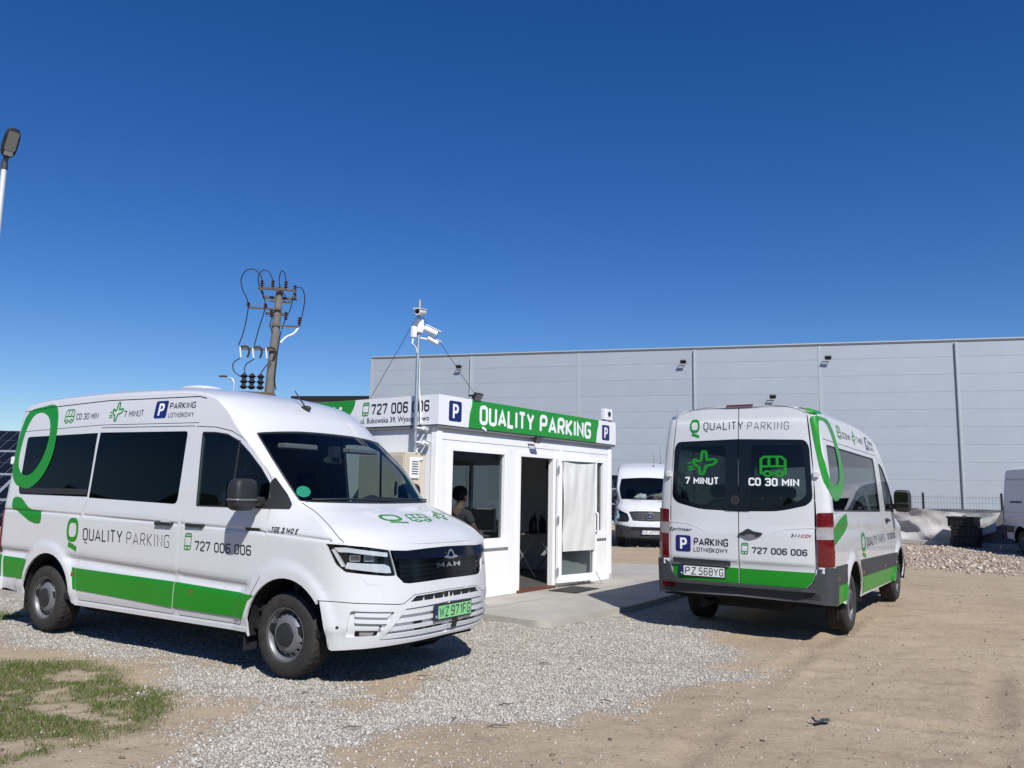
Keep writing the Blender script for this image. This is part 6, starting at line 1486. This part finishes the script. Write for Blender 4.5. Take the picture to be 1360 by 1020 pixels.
def ground_mat():
    m = bpy.data.materials.new('dirt_and_gravel'); m.use_nodes = True; nt = m.node_tree; b = nt.nodes['Principled BSDF']; b.inputs['Roughness'].default_value = .95; b.inputs['Specular IOR Level'].default_value = .15
    L = nt.links.new; N_ = nt.nodes.new
    tc = N_('ShaderNodeTexCoord'); geo = N_('ShaderNodeNewGeometry')
    def noise(sc, det=6, rough=.6, dist=0, vec=None): n = N_('ShaderNodeTexNoise'); n.inputs['Scale'].default_value = sc; n.inputs['Detail'].default_value = det; n.inputs['Roughness'].default_value = rough; n.inputs['Distortion'].default_value = dist; L(vec or geo.outputs['Position'], n.inputs['Vector']); return n.outputs[0]
    def cr(f, stops):
        r = N_('ShaderNodeValToRGB'); L(f, r.inputs[0]); e = r.color_ramp.elements
        while len(e) > 1: e.remove(e[-1])
        e[0].position = stops[0][0]; e[0].color = (*stops[0][1], 1)
        for p, c in stops[1:]: q = e.new(p); q.color = (*c, 1)
        return r.outputs[0]
    def mix(f, a, c, mode='MIX'):
        x = N_('ShaderNodeMix'); x.data_type = 'RGBA'; x.blend_type = mode
        if isinstance(f, float): x.inputs[0].default_value = f
        else: L(f, x.inputs[0])
        for s, v in ((6, a), (7, c)):
            if isinstance(v, tuple): x.inputs[s].default_value = (*v, 1)
            else: L(v, x.inputs[s])
        return x.outputs[2]
    mp = N_('ShaderNodeMapping'); mp.inputs['Scale'].default_value = (.55, 1.6, 1); mp.inputs['Rotation'].default_value = (0, 0, .25); L(geo.outputs['Position'], mp.inputs['Vector'])
    dirt = cr(noise(.55, 8, .62), [(.25, (.345, .270, .19)), (.5, (.42, .335, .235)), (.75, (.48, .39, .28))])
    dirt = mix(cr(noise(1.6, 8, .7, .6, mp.outputs[0]), [(.56, (0, 0, 0)), (.72, (1, 1, 1))]), dirt, (.27, .205, .145))
    dirt = mix(cr(noise(7, 8, .75), [(.50, (0, 0, 0)), (.66, (.6, .6, .6))]), dirt, (.27, .205, .145))
    dirt = mix(cr(noise(38, 4, .7), [(.60, (0, 0, 0)), (.74, (.75, .75, .75))]), dirt, (.16, .125, .095))
    dirt = mix(cr(noise(150, 3, .7), [(.42, (0, 0, 0)), (.62, (.5, .5, .5))]), dirt, (.29, .225, .16))
    dirt = mix(cr(noise(60, 3, .6), [(.66, (0, 0, 0)), (.75, (.7, .7, .7))]), dirt, (.52, .47, .40))
    v = N_('ShaderNodeTexVoronoi'); v.inputs['Scale'].default_value = 46; L(geo.outputs['Position'], v.inputs['Vector'])
    sep = N_('ShaderNodeSeparateColor'); L(v.outputs['Color'], sep.inputs[0])
    grav = cr(sep.outputs[0], [(0, (.28, .25, .21)), (.35, (.40, .37, .32)), (.75, (.47, .44, .39)), (1, (.55, .53, .48))])
    grav = mix(cr(v.outputs['Distance'], [(.35, (0, 0, 0)), (.75, (1, 1, 1))]), grav, (.27, .235, .19))
    grav = mix(cr(noise(2.2, 6, .7), [(.45, (0, 0, 0)), (.75, (.45, .45, .45))]), grav, (.36, .29, .22))
    at = N_('ShaderNodeAttribute'); at.attribute_name = 'masks'; sp_ = N_('ShaderNodeSeparateColor'); L(at.outputs['Color'], sp_.inputs[0])
    ge = N_('ShaderNodeMath'); ge.operation = 'MULTIPLY_ADD'; ge.inputs[1].default_value = .9; ge.inputs[2].default_value = -.45; L(noise(14, 5, .7), ge.inputs[0])
    ga = N_('ShaderNodeMath'); ga.operation = 'ADD'; L(sp_.outputs[0], ga.inputs[0]); L(ge.outputs[0], ga.inputs[1])
    gf = cr(ga.outputs[0], [(.32, (0, 0, 0)), (.62, (1, 1, 1))])
    dirt = mix(cr(at.outputs['Alpha'], [(.1, (0, 0, 0)), (.8, (.24, .24, .24))]), dirt, (.27, .205, .145))
    col = mix(gf, dirt, grav)
    col = mix(cr(sp_.outputs[1], [(0, (0, 0, 0)), (1, (.7, .7, .7))]), col, (.11, .10, .05))
    rub = cr(noise(5, 8, .75), [(.3, (.22, .165, .125)), (.55, (.36, .285, .225)), (.75, (.47, .40, .33))])
    col = mix(sp_.outputs[2], col, rub)
    L(col, b.inputs['Base Color'])
    bp = N_('ShaderNodeBump'); bp.inputs['Strength'].default_value = .8; bp.inputs['Distance'].default_value = .035
    ad = N_('ShaderNodeMath'); ad.operation = 'MULTIPLY_ADD'; ad.inputs[1].default_value = .6; L(noise(26, 7, .72), ad.inputs[0])
    mu = N_('ShaderNodeMath'); mu.operation = 'MULTIPLY'; L(v.outputs['Distance'], mu.inputs[0]); L(gf, mu.inputs[1]); ng = N_('ShaderNodeMath'); ng.operation = 'MULTIPLY'; ng.inputs[1].default_value = -.5; L(mu.outputs[0], ng.inputs[0]); L(ng.outputs[0], ad.inputs[2])
    L(ad.outputs[0], bp.inputs['Height']); L(bp.outputs[0], b.inputs['Normal'])
    return m
gr_ = fast_mesh('ground', np.stack([xf, yf, zz], -1), Q4, ground_mat(), 'structure')
ca = gr_.data.color_attributes.new('masks', 'FLOAT_COLOR', 'POINT'); ca.data.foreach_set('color', np.stack([gm, sm, rm, tkm], -1).astype(np.float32).ravel())
gr_.data.polygons.foreach_set('use_smooth', [True]*len(gr_.data.polygons))

# concrete apron round the kiosk
def concrete():
    m = mat('worn_concrete', (.36, .34, .30), .9, bump=.25, bscale=60, var=.14, vscale=1.4); return m
M['apron'] = concrete()
b = MB(); pp = rpoly(padxy, .12, 3); b.prism([(x, y) for x, y in pp], .065, lambda u, v, w: (u, v, -.02+w*1.3)); ap = b.build('pavement', 'apron'); ap['kind'] = 'structure'
for i, (a0, a1) in enumerate((((-.04, -.62), (4.9, -.62)), ((2.45, -1.86), (2.45, -.62)), ((4.9, -1.70), (4.9, 1.5)))):
    p, q = kloc(*a0), kloc(*a1); d = (q-p).normalized(); n = Vector((-d.y, d.x, 0))*.004; b = MB(); zt = .0668
    b.add([p+n+Vector((0, 0, zt)), p-n+Vector((0, 0, zt)), q-n+Vector((0, 0, zt)), q+n+Vector((0, 0, zt))], [(0, 1, 2, 3)]); b.build('joint', mat('joint_dark', (.14, .13, .11), .9), ap)

# ---------------------------------------------------------------- loose stones
def island_mat(name, stops, rough=.85, transl=0):
    m = bpy.data.materials.new(name); m.use_nodes = True; nt = m.node_tree; b = nt.nodes['Principled BSDF']; b.inputs['Roughness'].default_value = rough; b.inputs['Specular IOR Level'].default_value = .25
    g = nt.nodes.new('ShaderNodeNewGeometry'); r = nt.nodes.new('ShaderNodeValToRGB'); nt.links.new(g.outputs['Random Per Island'], r.inputs[0]); e = r.color_ramp.elements
    e[0].position = stops[0][0]; e[0].color = (*stops[0][1], 1); e[1].position = stops[-1][0]; e[1].color = (*stops[-1][1], 1)
    for p, c in stops[1:-1]: q = e.new(p); q.color = (*c, 1)
    nt.links.new(r.outputs[0], b.inputs['Base Color'])
    return m
OCT = np.array([(1, 0, 0), (0, 1, 0), (-1, 0, 0), (0, -1, 0), (0, 0, 1), (0, 0, -1)], float); OF = np.array([(0, 1, 4), (1, 2, 4), (2, 3, 4), (3, 0, 4), (1, 0, 5), (2, 1, 5), (3, 2, 5), (0, 3, 5)])
def stones(name, x, y, z, r, m, flat_=.62):
    n = len(x); V = OCT[None]*RNG.uniform(.6, 1.35, (n, 6, 1)) + RNG.uniform(-.25, .25, (n, 6, 3)); a = RNG.uniform(0, 6.28, n); c, s = np.cos(a)[:, None], np.sin(a)[:, None]
    st = RNG.uniform(.75, 1.35, (n, 1)); X = V[..., 0]*st; Y = V[..., 1]
    P = np.stack([(X*c-Y*s)*r[:, None]+x[:, None], (X*s+Y*c)*r[:, None]+y[:, None], V[..., 2]*flat_*r[:, None]+z[:, None]], -1)
    F = (OF[None]+6*np.arange(n)[:, None, None]).reshape(-1, 3); return fast_mesh(name, P.reshape(-1, 3), F, m, 'stuff')
inpad = lambda x, y: inside(padxy, np.stack([x, y], -1))
n = 480000; x = RNG.uniform(-7, 3.6, n); y = 4.2+(13.2-4.2)*RNG.uniform(0, 1, n)**1.35
k = (RNG.uniform(0, 1, n) < gravel_mask(x, y)**1.3*np.clip((6.5/np.hypot(x, y))**1.2, .25, 1)) & (np.abs(x/y) < .75) & ~inpad(x, y); x, y = x[k], y[k]; x, y = x[:150000], y[:150000]
r = np.clip(RNG.lognormal(math.log(.0070), .38, len(x)), .003, .019)
GRAV = island_mat('crushed_stone', [(0, (.22, .20, .17)), (.2, (.36, .335, .29)), (.5, (.44, .415, .365)), (.8, (.49, .465, .42)), (1, (.54, .515, .47))])
go = stones('gravel', x, y, relief(x, y)+r*.12, r, GRAV); go['label'] = 'pale crushed stone gravel spread round the electric minibus and kiosk'; go['category'] = 'gravel'
# few stray stones on the bare dirt
n = 44000; x = RNG.uniform(-4, 9, n); y = 4.2+12*RNG.uniform(0, 1, n)**1.5; k = (np.abs(x/y) < .75) & ~inpad(x, y); x, y = x[k], y[k]; r = np.clip(RNG.lognormal(math.log(.0036), .55, len(x)), .0016, .020)
so_ = stones('loose_stones', x, y, relief(x, y)+r*.2, r, island_mat('stray_stone', [(0, (.10, .08, .06)), (.35, (.26, .205, .15)), (.7, (.40, .335, .26)), (1, (.60, .57, .52))])); so_['label'] = 'scattered small stones lying on the bare dirt'; so_['category'] = 'stones'
n = 42000; x = RNG.uniform(2.5, 16, n); y = RNG.uniform(16, 31, n); k = RNG.uniform(0, 1, n) < rubble_mask(x, y)*fbm(x*.7, y*.7, 91)*1.9; x, y = x[k], y[k]; r = np.clip(RNG.lognormal(math.log(.019), .5, len(x)), .007, .07)
ru = stones('rubble', x, y, relief(x, y)+r*.2, r, island_mat('rubble_stone', [(0, (.17, .13, .10)), (.4, (.36, .285, .22)), (.75, (.46, .385, .31)), (1, (.62, .57, .50))]), .75); ru['label'] = 'bank of pinkish rubble stones in front of the tarpaulin fence'; ru['category'] = 'rubble'
# ---------------------------------------------------------------- grass
n = 330000; x = RNG.uniform(-9, -2.1, n); y = RNG.uniform(4.2, 10.8, n); k = (RNG.uniform(0, 1, n) < grass_mask(x, y)**1.2) & (x/y > -.78); x, y = x[k][:150000], y[k][:150000]; n = len(x)
h = RNG.uniform(.008, .032, n)*np.where(RNG.uniform(0, 1, n) < .07, 2.0, 1.)*(.55+.9*fbm(x*2.5, y*2.5, 81)); a = RNG.uniform(0, 6.28, n); w = RNG.uniform(.0014, .0028, n); lx, ly = RNG.normal(0, .55, n)*h, RNG.normal(0, .55, n)*h; z = relief(x, y)
ca_, sa_ = np.cos(a)*w, np.sin(a)*w
P = np.stack([np.stack([x-ca_, y-sa_, z-.004], -1), np.stack([x+ca_, y+sa_, z-.004], -1), np.stack([x+lx*.45+ca_*.7, y+ly*.45+sa_*.7, z+h*.6], -1), np.stack([x+lx, y+ly, z+h], -1), np.stack([x+lx*.45-ca_*.7, y+ly*.45-sa_*.7, z+h*.6], -1)], 1).reshape(-1, 3)
F3 = (np.array([(0, 1, 2), (0, 2, 4), (4, 2, 3)])[None]+5*np.arange(n)[:, None, None]).reshape(-1, 3)
gs = fast_mesh('grass', P, F3, island_mat('grass_blade', [(0, (.035, .062, .010)), (.45, (.075, .125, .018)), (.80, (.115, .16, .03)), (.90, (.20, .19, .08)), (1, (.32, .27, .15))], .7), 'stuff'); gs['label'] = 'short patchy green grass at the edge of the gravel'; gs['category'] = 'grass'
# ---------------------------------------------------------------- litter and twigs
lit = thing('litter', 'crumpled dark scrap of rubbish lying on the bare dirt', 'litter', (2.2, 5.86, .0), .3)
V = []; Fc = []; r_ = np.random.default_rng(5)
for j in range(7):
    for i in range(10): V.append((-.06+.0135*i+r_.normal(0, .006), -.03+.01*j+r_.normal(0, .006), .006+abs(r_.normal(0, .012))))
for j in range(6):
    for i in range(9): q = j*10+i; Fc.append((q, q+1, q+11, q+10))
mk('scrap', V, Fc, mat('scrap_foil', (.05, .055, .05), .5, var=.6, vscale=60), lit, False)
for i, (px_, py_, an, ln) in enumerate(((.0, 6.15, .5, .12), (-.05, 5.6, .2, .16), (-1.0, 5.5, .35, .13), (.35, 7.6, .1, .12), (-.7, 7.0, .1, .10), (.75, 6.3, -.3, .09), (-.35, 5.75, 1.4, .08))):
    tw = thing('twig', 'small dark twig lying on the gravel', 'twig', (px_, py_, .012), an, 'twigs on the gravel'); b = MB(); b.tube([(-ln/2, 0, 0), (-ln*.1, .01, .006), (ln*.2, -.008, .004), (ln/2, .006, .0)], [.004, .005, .004, .002], 5); b.build('stick', 'rust', tw, True)

# wooded ridge on the far side of the yard, behind the photographer (mirrored in the glass)
rg = MB(); V = []; Fc = []; nr = 120
for i in range(nr+1):
    a = R(150)+R(240)*i/nr; d = 120+18*math.sin(i*.7)
    for j, (rr_, h) in enumerate(((0, 0), (3, 7+2.5*math.sin(i*.9)+2*math.sin(i*2.3)), (9, 10+3*math.sin(i*.5+1)+2*math.sin(i*1.7)), (26, 0))): V.append(((d+rr_)*math.cos(a), (d+rr_)*math.sin(a), h))
for i in range(nr):
    for j in range(3): q = i*4+j; Fc.append((q, q+4, q+5, q+1))
o = mk('hill', V, Fc, mat('wooded_slope', (.035, .05, .02), .95, bump=.5, bscale=2, var=.4, vscale=.3)); o['kind'] = 'structure'
